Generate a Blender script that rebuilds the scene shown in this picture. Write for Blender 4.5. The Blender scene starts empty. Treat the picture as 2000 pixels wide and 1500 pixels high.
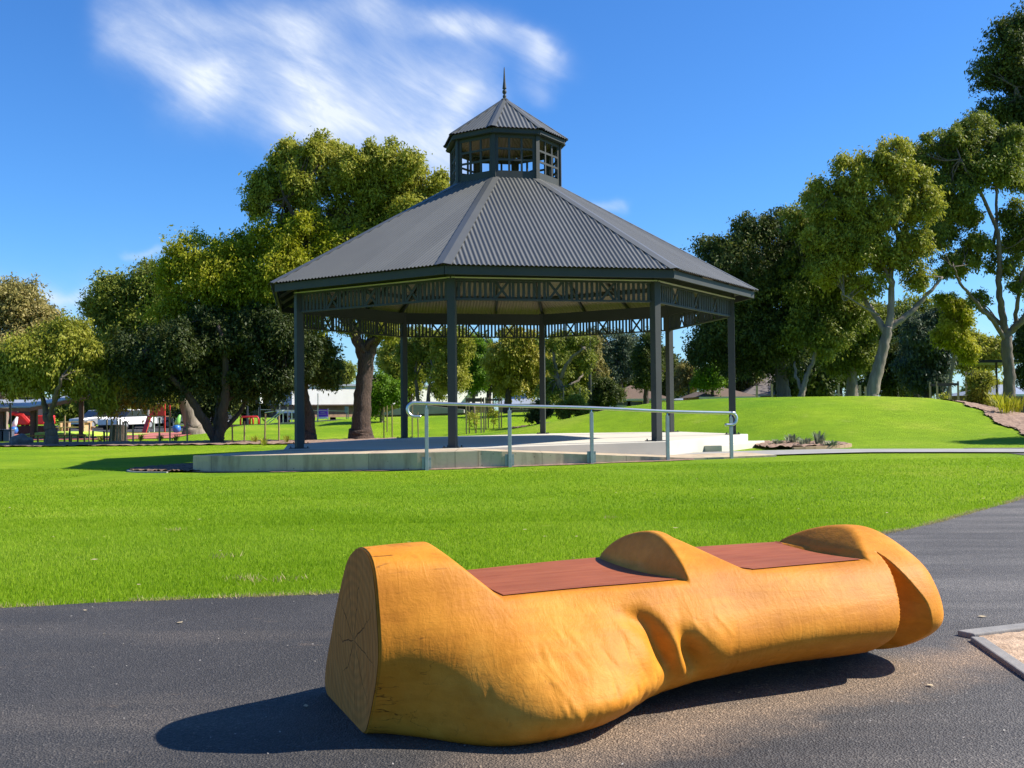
import bpy, bmesh, math, random
import numpy as np
from mathutils import Vector, Matrix
R = math.radians
PI = math.pi
random.seed(7)
scene = bpy.context.scene
COL = scene.collection

# ------------------------------------------------------------------ camera model
FPX, PITCH, ROLL = 1952.0, R(1.46), R(0.54)
CAMZ = 1.0
def ray(px, py):
    uu = (px - 1000) / FPX; ww = (750 - py) / FPX
    cr, sr = math.cos(ROLL), math.sin(ROLL)
    u = uu * cr + ww * sr; w = -uu * sr + ww * cr
    c, s = math.cos(PITCH), math.sin(PITCH)
    return (u, c - w * s, s + w * c)
def P(px, py, D):
    """point at world depth D for a direction measured on the survey photo"""
    d = ray(px, py); t = D / d[1]
    return Vector((d[0] * t, D, CAMZ + d[2] * t))

# ------------------------------------------------------------------ terrain
def sstep(a, b, x):
    t = np.clip((x - a) / (b - a), 0, 1); return t * t * (3 - 2 * t)
MX = [-3, -0.9, 1.84, 3.7, 5.5, 7.4, 9.2, 12.9, 14.8, 15.7, 16.6, 18.5, 21]
MZ = [0, 0.15, .62, 1.0, 1.2, 1.28, 1.31, 1.32, 1.24, 1.09, .84, .35, .2]
BX = [-22, -18, -15, -11.3, -9, -7, 0, 4, 10]
BZ = [0, 0.05, .48, .50, .82, .82, .84, .82, .8]
def terrain(x, y):
    x = np.asarray(x, float); y = np.asarray(y, float)
    z = (-.07 + .0175 * np.clip(x, -8, 7)) * sstep(7, 15, y)
    mc = np.interp(x, MX, MZ)
    y0 = np.interp(x, [4, 9], [30.5, 24.5])
    m = mc * (sstep(y0, 36.5, y) * .999) * (1 - .55 * sstep(37, 50, y))
    b = np.interp(x, BX, BZ) * sstep(43, 57, y)
    return z + np.maximum(m, b)
def tz(x, y): return float(terrain(x, y))
def G(px, py, dz=0.0):
    """where the sight line of a photo pixel meets the ground"""
    d = ray(px, py); t = 2.0
    prev = t
    while t < 400:
        if CAMZ + d[2] * t < tz(d[0] * t, d[1] * t): break
        prev = t; t *= 1.01
    a, b = prev, t
    for _ in range(30):
        m = (a + b) / 2
        if CAMZ + d[2] * m < tz(d[0] * m, d[1] * m): b = m
        else: a = m
    return Vector((d[0] * a, d[1] * a, tz(d[0] * a, d[1] * a) + dz))

# ------------------------------------------------------------------ materials
class NT:
    def __init__(s, name):
        s.m = bpy.data.materials.new(name); s.m.use_nodes = True
        s.t = s.m.node_tree; s.n = s.t.nodes; s.l = s.t.links
        s.bsdf = s.n['Principled BSDF']; s.out = s.n['Material Output']
    def node(s, typ, **kw):
        n = s.n.new(typ)
        for k, v in kw.items(): setattr(n, k, v)
        return n
    def link(s, a, b): s.l.new(a, b)
    def coord(s, kind='Object', scale=(1, 1, 1)):
        tc = s.node('ShaderNodeTexCoord'); mp = s.node('ShaderNodeMapping')
        mp.inputs['Scale'].default_value = scale
        s.link(tc.outputs[kind], mp.inputs['Vector']); return mp.outputs['Vector']
    def noise(s, vec, scale, detail=4, rough=.55, dist=0):
        n = s.node('ShaderNodeTexNoise'); n.inputs['Scale'].default_value = scale
        n.inputs['Detail'].default_value = detail; n.inputs['Roughness'].default_value = rough
        n.inputs['Distortion'].default_value = dist
        if vec is not None: s.link(vec, n.inputs['Vector'])
        return n.outputs['Fac']
    def ramp(s, fac, stops, interp='LINEAR'):
        r = s.node('ShaderNodeValToRGB'); r.color_ramp.interpolation = interp
        e = r.color_ramp.elements
        while len(e) < len(stops): e.new(.5)
        for el, (p, c) in zip(e, stops):
            el.position = p; el.color = (*c, 1) if len(c) == 3 else c
        s.link(fac, r.inputs['Fac']); return r.outputs['Color']
    def mix(s, fac, a, b, typ='MIX'):
        n = s.node('ShaderNodeMix', data_type='RGBA', blend_type=typ)
        for val, inp in ((fac, n.inputs['Factor']), (a, n.inputs[6]), (b, n.inputs[7])):
            if hasattr(val, 'is_output'): s.link(val, inp)
            elif isinstance(val, (int, float)): inp.default_value = val
            else: inp.default_value = (*val, 1)
        return n.outputs[2]
    def math(s, op, a, b=None, clamp=False):
        n = s.node('ShaderNodeMath', operation=op, use_clamp=clamp)
        for v, i in ((a, n.inputs[0]), (b, n.inputs[1])):
            if v is None: continue
            if hasattr(v, 'is_output'): s.link(v, i)
            else: i.default_value = v
        return n.outputs[0]
    def bump(s, h, strength, dist=.02):
        b = s.node('ShaderNodeBump'); b.inputs['Strength'].default_value = strength
        b.inputs['Distance'].default_value = dist
        s.link(h, b.inputs['Height']); s.link(b.outputs['Normal'], s.bsdf.inputs['Normal'])
    def base(s, c):
        if hasattr(c, 'is_output'): s.link(c, s.bsdf.inputs['Base Color'])
        else: s.bsdf.inputs['Base Color'].default_value = (*c, 1)
def sc(c, k): return tuple(min(1, max(0, v * k)) for v in c)
def pmat(name, c, rough=.6, var=.2, scale=3, bump=0, bscale=60, metal=0, spec=.5, stretch=(1, 1, 1), c2=None, coord='Object'):
    t = NT(name); v = t.coord(coord, stretch)
    f = t.noise(v, scale, 6, .6)
    t.base(t.ramp(f, [(.3, sc(c, 1 - var)), (.7, c2 or sc(c, 1 + var))]))
    t.bsdf.inputs['Roughness'].default_value = rough; t.bsdf.inputs['Metallic'].default_value = metal
    t.bsdf.inputs['Specular IOR Level'].default_value = spec
    if bump: t.bump(t.noise(v, bscale, 4), bump, .01)
    return t.m
def leafmat(name, c1, c2, c3, trans=.3, nscale=.5):
    t = NT(name)
    geo = t.node('ShaderNodeNewGeometry')
    rnd = geo.outputs['Random Per Island']
    pos = t.noise(geo.outputs['Position'], nscale, 3)
    f = t.math('ADD', t.math('MULTIPLY', rnd, .38), t.math('MULTIPLY', t.math('SUBTRACT', pos, .22), 1.0), True)
    col = t.ramp(f, [(.05, c1), (.5, c2), (.95, c3)])
    t.base(col); t.bsdf.inputs['Roughness'].default_value = .55; t.bsdf.inputs['Specular IOR Level'].default_value = .2
    tr = t.node('ShaderNodeBsdfTranslucent'); t.link(col, tr.inputs['Color'])
    mx = t.node('ShaderNodeMixShader'); mx.inputs[0].default_value = trans
    t.link(t.bsdf.outputs[0], mx.inputs[1]); t.link(tr.outputs[0], mx.inputs[2]); t.link(mx.outputs[0], t.out.inputs[0])
    return t.m

M = {}
M['steel_dark'] = pmat('slate_paint', (.046, .050, .048), .6, .08, 2, spec=.22)
def roofmat():
    t = NT('roof_sheet'); v = t.coord('Object'); sp = t.node('ShaderNodeSeparateXYZ'); t.link(v, sp.inputs[0])
    a0 = R(214); ex, ey = math.cos(a0 + PI / 4) - math.cos(a0), math.sin(a0 + PI / 4) - math.sin(a0); l_ = math.hypot(ex, ey); ex /= l_; ey /= l_
    u = t.math('ADD', t.math('MULTIPLY', sp.outputs[0], ex), t.math('MULTIPLY', sp.outputs[1], ey))
    wn = t.node('ShaderNodeTexWhiteNoise'); wn.noise_dimensions = '1D'; t.link(t.math('FLOOR', t.math('MULTIPLY', u, 1.31)), wn.inputs['W'])
    c = t.ramp(wn.outputs['Value'], [(0, (.098, .099, .092)), (1, (.120, .121, .113))])
    f = t.noise(v, 1.1, 6, .65)
    c = t.mix(.5, c, t.ramp(f, [(.3, (.82, .82, .82)), (.7, (1.1, 1.1, 1.08))]), 'MULTIPLY')
    t.base(c); t.bsdf.inputs['Roughness'].default_value = .42; return t.m
M['roof'] = roofmat()
M['cream'] = pmat('cream_ceiling', (.21, .165, .12), .6, .06, 2)
M['trim'] = pmat('pale_trim', (.5, .48, .42), .5, .05, 2)
M['galv'] = pmat('galvanised', (.55, .57, .58), .32, .1, 6, metal=.85)
M['galv_dull'] = pmat('galvanised_dull', (.30, .33, .34), .45, .12, 8, metal=.5)
M['stake'] = pmat('pale_timber', (.40, .27, .14), .8, .2, 5, .3, 30, stretch=(1, 1, .2))
M['darkwood'] = pmat('dark_timber', (.06, .04, .028), .75, .3, 5)
M['brownwood'] = pmat('brown_timber', (.16, .075, .04), .7, .3, 4)
M['red'] = pmat('red_paint', (.55, .03, .025), .4, .08)
M['redfall'] = pmat('red_softfall', (.42, .13, .10), .9, .1, 2)
M['lime'] = pmat('lime_mat', (.42, .62, .06), .8, .06)
M['white'] = pmat('white_paint', (.74, .74, .72), .5, .05, 1.5)
M['blackp'] = pmat('black_plastic', (.02, .02, .022), .5, .1)
M['navy'] = pmat('navy_sheet', (.022, .026, .045), .5, .12, 1)
M['blue'] = pmat('blue_plastic', (.03, .16, .5), .4, .05)
M['green'] = pmat('green_plastic', (.20, .55, .10), .4, .05)
M['binblue'] = pmat('bin_grey_blue', (.09, .10, .15), .5, .1)
M['purple'] = pmat('purple_vinyl', (.17, .035, .52), .5, .05)
M['tileroof'] = pmat('brown_tiles', (.13, .085, .055), .85, .25, 6, .3, 20)
M['tileroof2'] = pmat('grey_tiles', (.13, .11, .10), .85, .25, 6, .3, 20)
M['greyroof'] = pmat('grey_steel_roof', (.30, .33, .38), .4, .08, 1)
M['brick'] = pmat('tan_brick', (.34, .22, .13), .85, .25, 4)
M['darkglass'] = pmat('dark_glass', (.02, .025, .03), .08, .05)
M['silver'] = pmat('silver_paint', (.42, .44, .46), .3, .04, metal=.4)
M['rubber'] = pmat('rubber', (.015, .015, .015), .8, .1)
M['stone'] = pmat('field_stone', (.16, .15, .15), .85, .35, 5, .5, 14)
M['soil'] = pmat('mulch', (.10, .058, .038), .95, .55, 14, 1, 45, c2=(.27, .17, .11))
M['soil_tan'] = pmat('pale_mulch', (.25, .15, .10), .95, .4, 9, 1, 30, c2=(.36, .24, .17))
M['darkgreen_wall'] = pmat('dark_cladding', (.035, .04, .045), .7, .15, 1)

def concrete(name, c, cstain):
    t = NT(name); v = t.coord('Object')
    a = t.noise(v, .9, 5, .6); b = t.noise(v, 14, 6, .65)
    st = t.noise(t.coord('Object', (2.2, 2.2, .5)), 1.4, 5, .65)
    col = t.ramp(a, [(.3, sc(c, .86)), (.7, sc(c, 1.08))])
    col = t.mix(t.math('MULTIPLY', t.ramp(st, [(.47, (0, 0, 0)), (.66, (1, 1, 1))]), .75), col, cstain)
    vo = t.node('ShaderNodeTexVoronoi'); vo.inputs['Scale'].default_value = 5.5; vo.inputs['Randomness'].default_value = 1
    t.link(v, vo.inputs['Vector'])
    pit = t.ramp(vo.outputs['Distance'], [(.05, (.35, .33, .3)), (.09, (1, 1, 1))])
    col = t.mix(.8, col, pit, 'MULTIPLY')
    col = t.mix(.25, col, t.ramp(b, [(.3, (.7, .7, .7)), (.7, (1, 1, 1))]), 'MULTIPLY')
    sx = t.node('ShaderNodeSeparateXYZ'); t.link(v, sx.inputs[0])
    fr = t.math('FRACT', t.math('MULTIPLY', t.math('ADD', sx.outputs[0], 20.3), .62))
    col = t.mix(t.math('MULTIPLY', t.math('LESS_THAN', fr, .010), .6), col, (.12, .10, .07))
    pan = t.math('FRACT', t.math('MULTIPLY', t.math('FLOOR', t.math('MULTIPLY', t.math('ADD', sx.outputs[0], 20.3), .62)), .37))
    col = t.mix(.35, col, t.ramp(pan, [(0, (.72, .72, .74)), (1, (1.0, .97, .92))]), 'MULTIPLY')
    t.base(col); t.bsdf.inputs['Roughness'].default_value = .85
    t.bump(b, .25, .01)
    return t.m
M['concrete'] = concrete('concrete', (.54, .43, .29), (.27, .20, .13))
M['concrete_top'] = pmat('concrete_trowelled', (.56, .52, .43), .75, .07, 1.5, .12, 30)
M['pathconc'] = pmat('path_concrete', (.29, .28, .26), .85, .12, 2, .2, 30)
M['kerbconc'] = pmat('edging_concrete', (.22, .21, .195), .85, .18, 7, .3, 50)

def barkmat(name, c1, c2, s=(6, 6, 1.2), bump=.8, c3=None):
    t = NT(name); v = t.coord('Object', s)
    f = t.noise(v, 1.6, 7, .7, .6)
    st = [(.3, c1), (.62, c2)]
    if c3: st.append((.8, c3))
    t.base(t.ramp(f, st)); t.bsdf.inputs['Roughness'].default_value = .85
    t.bump(f, bump, .12); return t.m
M['bark_rough'] = barkmat('rough_bark', (.018, .011, .008), (.12, .072, .048), (16, 16, 4.5), 1, (.38, .28, .20))
M['bark_dark'] = barkmat('dark_bark', (.022, .016, .013), (.07, .05, .038))
M['bark_pale'] = barkmat('pale_bark', (.10, .078, .058), (.25, .205, .16), (3, 3, .5), .4, (.42, .37, .30))
M['bark_grey'] = barkmat('grey_bark', (.055, .042, .032), (.16, .125, .095), (3, 3, .6), .5)

M['leaf_bright'] = leafmat('leaf_bright', (.10, .15, .006), (.33, .34, .012), (.66, .58, .09), 0.45)
M['leaf_olive'] = leafmat('leaf_olive', (.09, .115, .014), (.31, .32, .03), (.58, .52, .12), 0.42)
M['leaf_gum'] = leafmat('leaf_gum', (.06, .09, .016), (.19, .225, .028), (.44, .43, .08), 0.38)
M['leaf_brown'] = leafmat('leaf_brown', (.10, .095, .03), (.31, .27, .075), (.52, .42, .19), 0.38)
M['leaf_dark'] = leafmat('leaf_dark', (.022, .040, .011), (.075, .10, .018), (.24, .25, .045), 0.3)
M['leaf_blue'] = leafmat('leaf_blue', (.030, .055, .040), (.085, .12, .07), (.21, .24, .12), 0.28)
M['leaf_yellow'] = leafmat('leaf_yellow', (.11, .12, .012), (.34, .32, .03), (.58, .49, .12), 0.36)
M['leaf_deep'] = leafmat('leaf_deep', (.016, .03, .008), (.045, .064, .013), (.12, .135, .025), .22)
M['leaf_fresh'] = leafmat('leaf_fresh', (.06, .12, .008), (.13, .24, .012), (.24, .36, .03), .4)
M['leaf_grey'] = leafmat('leaf_grey', (.12, .15, .09), (.22, .25, .16), (.33, .35, .24), .3)
M['blade'] = leafmat('grass_blade', (.12, .235, .005), (.25, .40, .010), (.50, .58, .08), .5, .35)
M['straw'] = leafmat('dry_grass', (.30, .24, .10), (.42, .34, .16), (.5, .42, .22), .3)

def lawnmat():
    t = NT('lawn_turf'); v = t.coord('Object')
    big = t.noise(v, .22, 4, .6); mid = t.noise(v, 2.2, 5, .65)
    fine = t.noise(v, 45, 5, .7)
    c = t.ramp(big, [(.32, (.14, .275, .004)), (.55, (.225, .355, .006)), (.72, (.33, .41, .03))])
    c = t.mix(.55, c, t.ramp(mid, [(.3, (.62, .70, .6)), (.68, (1.15, 1.1, 1.1))]), 'MULTIPLY')
    c = t.mix(.8, c, t.ramp(fine, [(.3, (.45, .55, .4)), (.7, (1.3, 1.25, 1.2))]), 'MULTIPLY')
    dry = t.ramp(t.noise(v, .9, 6, .7), [(.60, (0, 0, 0)), (.74, (1, 1, 1))])
    c = t.mix(t.math('MULTIPLY', dry, .4), c, (.40, .38, .10))
    t.base(c); t.bsdf.inputs['Roughness'].default_value = .9; t.bsdf.inputs['Specular IOR Level'].default_value = .15
    t.bump(fine, .9, .05); return t.m
M['lawn'] = lawnmat()

def asphaltmat():
    t = NT('asphalt'); v = t.coord('Object')
    vo = t.node('ShaderNodeTexVoronoi'); vo.inputs['Scale'].default_value = 150; t.link(v, vo.inputs['Vector'])
    agg = t.ramp(vo.outputs['Color'], [(.2, (.64, .64, .65)), (.75, (1.08, 1.07, 1.06)), (.96, (2.0, 1.95, 1.85))])
    big = t.noise(v, .8, 5, .6); str_ = t.noise(t.coord('Object', (.35, 1.6, 1)), 1.3, 5, .6)
    c = t.ramp(big, [(.3, (.036, .034, .033)), (.7, (.060, .056, .053))])
    # wear: paler, dustier asphalt in broad streaks and towards the sand pit
    sep = t.node('ShaderNodeSeparateXYZ'); t.link(v, sep.inputs[0])
    dust = t.ramp(str_, [(.50, (0, 0, 0)), (.72, (1, 1, 1))])
    c = t.mix(t.math('MULTIPLY', dust, .35), c, (.15, .125, .10))
    right = t.math('MULTIPLY', t.math('SUBTRACT', sep.outputs[0], .6), .55, True)
    c = t.mix(t.math('MULTIPLY', right, .75), c, t.ramp(str_, [(.35, (.085, .080, .077)), (.65, (.18, .168, .155))]))
    # sandy drift washed along the near side of the log
    lin = t.math('SUBTRACT', sep.outputs[1], t.math('ADD', t.math('MULTIPLY', sep.outputs[0], .62), 2.83))
    w = t.noise(v, 3.0, 5, .7)
    d = t.math('ABSOLUTE', t.math('ADD', lin, t.math('MULTIPLY', t.math('SUBTRACT', w, .5), .55)))
    drift = t.ramp(d, [(.05, (1, 1, 1)), (.30, (0, 0, 0))])
    fx = t.math('MULTIPLY', t.math('ADD', sep.outputs[0], .35), 1.6, True)
    drift = t.math('MULTIPLY', t.math('MULTIPLY', drift, fx), .85)
    c = t.mix(drift, c, (.23, .165, .11))
    # small sandy spill on the left
    n2 = t.noise(t.coord('Object', (1.2, 2.6, 1)), 1.1, 6, .7)
    c = t.mix(t.math('MULTIPLY', t.ramp(n2, [(.63, (0, 0, 0)), (.74, (1, 1, 1))]), .5), c, (.22, .16, .11))
    c = t.mix(1, c, agg, 'MULTIPLY')
    t.base(c); t.bsdf.inputs['Roughness'].default_value = .75; t.bsdf.inputs['Specular IOR Level'].default_value = .35
    t.bump(vo.outputs['Distance'], .6, .01); return t.m
M['asphalt'] = asphaltmat()

def woodmat():
    t = NT('oiled_log'); v = t.coord('Object', (1, 1, 1)); vs = t.coord('Object', (.45, 2, 3.2))
    a = t.noise(v, 3.0, 5, .6); g = t.noise(vs, 9, 7, .65, .4)
    ch = t.noise(t.coord('Object', (5, 3, 1.6)), 4.5, 5, .6, 1.2)
    c = t.ramp(a, [(.28, (.42, .150, .012)), (.52, (.56, .215, .018)), (.72, (.68, .30, .04))])
    c = t.mix(.5, c, t.ramp(g, [(.35, (.78, .72, .62)), (.6, (1.04, 1.03, 1.0))]), 'MULTIPLY')
    # dark chisel nicks left by the carving, lower down the flank
    sep = t.node('ShaderNodeSeparateXYZ'); t.link(v, sep.inputs[0])
    nick = t.ramp(t.noise(t.coord('Object', (9, 6, 3)), 6, 4, .6, .8), [(.64, (0, 0, 0)), (.72, (1, 1, 1))])
    c = t.mix(t.math('MULTIPLY', nick, .30), c, (.17, .07, .012))
    ck = t.math('ABSOLUTE', t.math('SUBTRACT', t.noise(t.coord('Object', (.9, 10, 13)), 2.2, 3, .5, .3), .5))
    ck = t.math('MULTIPLY', t.ramp(ck, [(.004, (1, 1, 1)), (.012, (0, 0, 0))]), t.ramp(sep.outputs[0], [(.05, (1, 1, 1)), (.32, (0, 0, 0))]))
    ck = t.math('MULTIPLY', ck, t.ramp(t.noise(v, 9, 2), [(.5, (0, 0, 0)), (.58, (1, 1, 1))]))
    c = t.mix(t.math('MULTIPLY', ck, .8), c, (.10, .035, .006))
    t.base(c); t.bsdf.inputs['Roughness'].default_value = .55; t.bsdf.inputs['Specular IOR Level'].default_value = .16
    fi = t.noise(t.coord('Object', (6, 9, 9)), 11, 5, .65, .3)
    h = t.math('ADD', t.math('ADD', t.math('MULTIPLY', ch, .7), t.math('MULTIPLY', g, .35)), t.math('MULTIPLY', fi, .35))
    t.bump(h, .20, .02); return t.m
M['log'] = woodmat()
def seatmat():
    t = NT('red_seat_wood'); g = t.noise(t.coord('Object', (.35, 4, 1)), 10, 7, .65, .5); a = t.noise(t.coord('Object'), 4, 4)
    c = t.ramp(g, [(.3, (.24, .062, .024)), (.7, (.33, .105, .045))])
    c = t.mix(.4, c, t.ramp(a, [(.35, (.7, .7, .7)), (.65, (1.15, 1.1, 1.1))]), 'MULTIPLY')
    t.base(c); t.bsdf.inputs['Roughness'].default_value = .6; t.bsdf.inputs['Specular IOR Level'].default_value = .2; t.bump(g, .15, .01); return t.m
M['seat'] = seatmat()
def endmat():
    t = NT('end_grain'); v = t.coord('Object')
    sep = t.node('ShaderNodeSeparateXYZ'); t.link(v, sep.inputs[0])
    y = t.math('SUBTRACT', sep.outputs[1], .07); z = t.math('SUBTRACT', sep.outputs[2], .27)
    ang = t.math('ARCTAN2', y, z)
    rad = t.math('SQRT', t.math('ADD', t.math('MULTIPLY', y, y), t.math('MULTIPLY', z, z)))
    n = t.noise(v, 6, 4, .6)
    a2 = t.math('ADD', t.math('MULTIPLY', ang, 4.5), t.math('MULTIPLY', n, 3.2))
    cr = t.math('ABSOLUTE', t.math('SINE', a2))
    crack = t.ramp(t.math('MULTIPLY', cr, t.math('ADD', rad, .02)), [(.004, (1, 1, 1)), (.014, (0, 0, 0))])
    fade = t.ramp(t.math('ADD', rad, t.math('MULTIPLY', n, .25)), [(.22, (1, 1, 1)), (.40, (0, 0, 0))])
    g = t.noise(t.coord('Object', (1, 12, 1.5)), 5, 6, .7, .5)
    c = t.ramp(g, [(.3, (.58, .17, .035)), (.7, (.78, .28, .07))])
    ring = t.math('SINE', t.math('MULTIPLY', t.math('ADD', rad, t.math('MULTIPLY', n, .06)), 190))
    c = t.mix(t.math('MULTIPLY', t.math('ADD', ring, 1), .10), c, (.15, .07, .03))
    ck = t.math('MULTIPLY', crack, fade)
    c = t.mix(t.math('MULTIPLY', ck, .85), c, (.06, .03, .015))
    t.base(c); t.bsdf.inputs['Roughness'].default_value = .9; t.bsdf.inputs['Specular IOR Level'].default_value = .1
    t.bump(t.math('SUBTRACT', g, ck), .5, .01); return t.m
M['endgrain'] = endmat()
M['sand'] = pmat('pit_sand', (.42, .28, .17), .95, .3, 16, 1, 60, c2=(.58, .42, .28))

# ------------------------------------------------------------------ mesh helpers
class MB:
    def __init__(s): s.v = []; s.f = []
    def add(s, vs, fs):
        o = len(s.v); s.v += [tuple(v) for v in vs]; s.f += [tuple(i + o for i in f) for f in fs]
    def box(s, c, d, rz=0, mat=None):
        x, y, z = (k / 2 for k in d); vs = [Vector((i * x, j * y, k * z)) for k in (-1, 1) for j in (-1, 1) for i in (-1, 1)]
        m = Matrix.Rotation(rz, 3, 'Z') if mat is None else mat
        s.add([m @ v + Vector(c) for v in vs], [(0, 2, 3, 1), (4, 5, 7, 6), (0, 1, 5, 4), (2, 6, 7, 3), (0, 4, 6, 2), (1, 3, 7, 5)])
    def bar(s, a, b, w, h, up=(0, 0, 1)):
        a, b = Vector(a), Vector(b); d = (b - a); L = d.length; d.normalize(); up = Vector(up)
        if abs(d.dot(up)) > .98: up = Vector((1, 0, 0))
        r = d.cross(up).normalized(); u = r.cross(d)
        s.box((a + b) / 2, (w, L, h), mat=Matrix((r, d, u)).transposed())
    def tube(s, pts, rad, n=10, cap=True):
        pts = [Vector(p) for p in pts]; k = len(pts)
        if not hasattr(rad, '__len__'): rad = [rad] * k
        ref = Vector((0, 0, 1)); rings = []; prev = None
        for i, p in enumerate(pts):
            d = (pts[min(i + 1, k - 1)] - pts[max(i - 1, 0)]).normalized()
            if prev is None:
                a = d.cross(ref) if abs(d.dot(ref)) < .95 else d.cross(Vector((1, 0, 0)))
            else: a = prev - d * prev.dot(d)
            a.normalize(); prev = a; b = d.cross(a)
            rings.append([p + (a * math.cos(t) + b * math.sin(t)) * rad[i] for t in [2 * PI * j / n for j in range(n)]])
        vs = [v for r in rings for v in r]
        fs = [(i * n + j, i * n + (j + 1) % n, (i + 1) * n + (j + 1) % n, (i + 1) * n + j) for i in range(k - 1) for j in range(n)]
        if cap: fs += [tuple(range(n))[::-1], tuple((k - 1) * n + j for j in range(n))]
        s.add(vs, fs)
    def lathe(s, prof, c=(0, 0, 0), n=16):
        c = Vector(c)
        vs = [c + Vector((r * math.cos(2 * PI * j / n), r * math.sin(2 * PI * j / n), z)) for r, z in prof for j in range(n)]
        k = len(prof)
        s.add(vs, [(i * n + j, i * n + (j + 1) % n, (i + 1) * n + (j + 1) % n, (i + 1) * n + j) for i in range(k - 1) for j in range(n)])
    def prism(s, poly, z0, z1):
        """poly: list of (x,y); z0/z1 numbers or functions"""
        f0 = z0 if callable(z0) else (lambda x, y: z0); f1 = z1 if callable(z1) else (lambda x, y: z1)
        n = len(poly); vs = [(x, y, f0(x, y)) for x, y in poly] + [(x, y, f1(x, y)) for x, y in poly]
        s.add(vs, [tuple(range(n))[::-1], tuple(range(n, 2 * n))] + [(i, (i + 1) % n, n + (i + 1) % n, n + i) for i in range(n)])
    def build(s, name, mat, parent=None, smooth=False, bevel=0, origin=None):
        me = bpy.data.meshes.new(name)
        o0 = Vector((0, 0, 0))
        if parent is not None: o0 = WORLD.get(parent.name, Vector((0, 0, 0)))
        if origin is not None: o0 = Vector(origin)
        me.from_pydata([tuple(Vector(v) - o0) for v in s.v], [], s.f); me.update()
        bm = bmesh.new(); bm.from_mesh(me); bmesh.ops.recalc_face_normals(bm, faces=bm.faces); bm.to_mesh(me); bm.free()
        ob = bpy.data.objects.new(name, me); COL.objects.link(ob)
        me.materials.append(mat)
        if smooth:
            me.polygons.foreach_set('use_smooth', [True] * len(me.polygons))
        if parent is not None: ob.parent = parent; WORLD[ob.name] = o0
        elif origin is not None: ob.location = o0; WORLD[ob.name] = o0
        if bevel:
            b = ob.modifiers.new('bevel', 'BEVEL'); b.width = bevel; b.segments = 2; b.limit_method = 'ANGLE'
        return ob
WORLD = {}
def np_mesh(name, v, f, mat, parent=None, smooth=False, origin=(0, 0, 0)):
    o0 = np.array(WORLD.get(parent.name, Vector(origin)) if parent is not None else origin, float)
    v = np.asarray(v, float) - o0; f = np.asarray(f, np.int32)
    me = bpy.data.meshes.new(name); me.vertices.add(len(v)); me.vertices.foreach_set('co', v.astype(np.float32).ravel())
    k = f.shape[1]; me.loops.add(f.size); me.loops.foreach_set('vertex_index', f.ravel())
    me.polygons.add(len(f)); me.polygons.foreach_set('loop_start', np.arange(0, f.size, k, dtype=np.int32))
    if smooth: me.polygons.foreach_set('use_smooth', np.ones(len(f), bool))
    me.update(calc_edges=True); me.validate()
    me.materials.append(mat)
    ob = bpy.data.objects.new(name, me); COL.objects.link(ob)
    if parent is not None: ob.parent = parent; WORLD[ob.name] = Vector(o0)
    else: ob.location = o0; WORLD[ob.name] = Vector(o0)
    return ob
def tag(o, label, cat, group=None):
    o['label'] = label; o['category'] = cat
    if group: o['group'] = group
    return o
def kind(o, k): o['kind'] = k; return o
def thing(name, label, cat, loc, group=None):
    o = bpy.data.objects.new(name, None); COL.objects.link(o); o.location = loc
    o.empty_display_size = .3
    WORLD[o.name] = Vector(loc); return tag(o, label, cat, group)
def kids(o): return [c for c in bpy.data.objects if c.parent == o]
def dup(root, loc, rz=0, label=None, scale=None):
    def cp(o, par):
        c = o.copy(); COL.objects.link(c)
        if par is not None: c.parent = par
        for ch in kids(o): cp(ch, c)
        return c
    r = cp(root, None); r.location = loc; r.rotation_euler = (0, 0, rz)
    if scale is not None: r.scale = scale
    if label: r['label'] = label
    return r

# ------------------------------------------------------------------ the ground
def axis(segs):
    out = []
    for a, b, st in segs: out += list(np.arange(a, b, st))
    return np.array(out + [segs[-1][1]])
gx = axis([(-900, -100, 100), (-100, -40, 6), (-40, -14, 1), (-14, 24, .4), (24, 40, 1), (40, 100, 6), (100, 900, 100)])
gy = axis([(-60, 0, 6), (0, 6, 1), (6, 60, .45), (60, 140, 4), (140, 1500, 85)])
X, Y = np.meshgrid(gx, gy); Z = terrain(X, Y)
nv = len(gx); idx = np.arange(len(gy) * nv).reshape(len(gy), nv)
F = np.stack([idx[:-1, :-1], idx[:-1, 1:], idx[1:, 1:], idx[1:, :-1]], -1).reshape(-1, 4)
kind(np_mesh('lawn', np.stack([X, Y, Z], -1).reshape(-1, 3), F, M['lawn'], smooth=True), 'structure')

def catmull(pts, n):
    p = [pts[0]] + list(pts) + [pts[-1]]; out = []
    for i in range(1, len(p) - 2):
        for t in np.linspace(0, 1, n, endpoint=False):
            a, b, c, d = (np.array(q, float) for q in p[i - 1:i + 3])
            out.append(.5 * (2 * b + (c - a) * t + (2 * a - 5 * b + 4 * c - d) * t * t + (3 * b - a - 3 * c + d) * t ** 3))
    out.append(np.array(p[-2], float)); return np.array(out)
EDGE = catmull([(-14, 2.2), (-7, 4.05), (-2.64, 5.16), (-.96, 5.47), (.2, 5.82), (1.1, 6.38), (1.9, 7.0), (2.65, 7.6), (3.35, 8.24), (4.24, 9.25), (5.41, 10.6), (6.9, 12.7), (8.3, 15.2), (9.4, 18), (9.9, 22)], 14)
jr = np.random.RandomState(3)
EDGEJ = EDGE + jr.normal(0, .007, EDGE.shape)
nk = 7
vs = []
for i, (x, y) in enumerate(EDGEJ):
    f = i / (len(EDGEJ) - 1)
    ox, oy = np.interp(f, [0, .35, .7, 1], [-14, -3, 14, 30]), np.interp(f, [0, .35, .7, 1], [-6, -8, -6, 20])
    for j in range(nk):
        t = (j / (nk - 1)) ** 2; xx, yy = x + (ox - x) * t, y + (oy - y) * t
        vs.append((xx, yy, tz(xx, yy) + .008))
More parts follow.
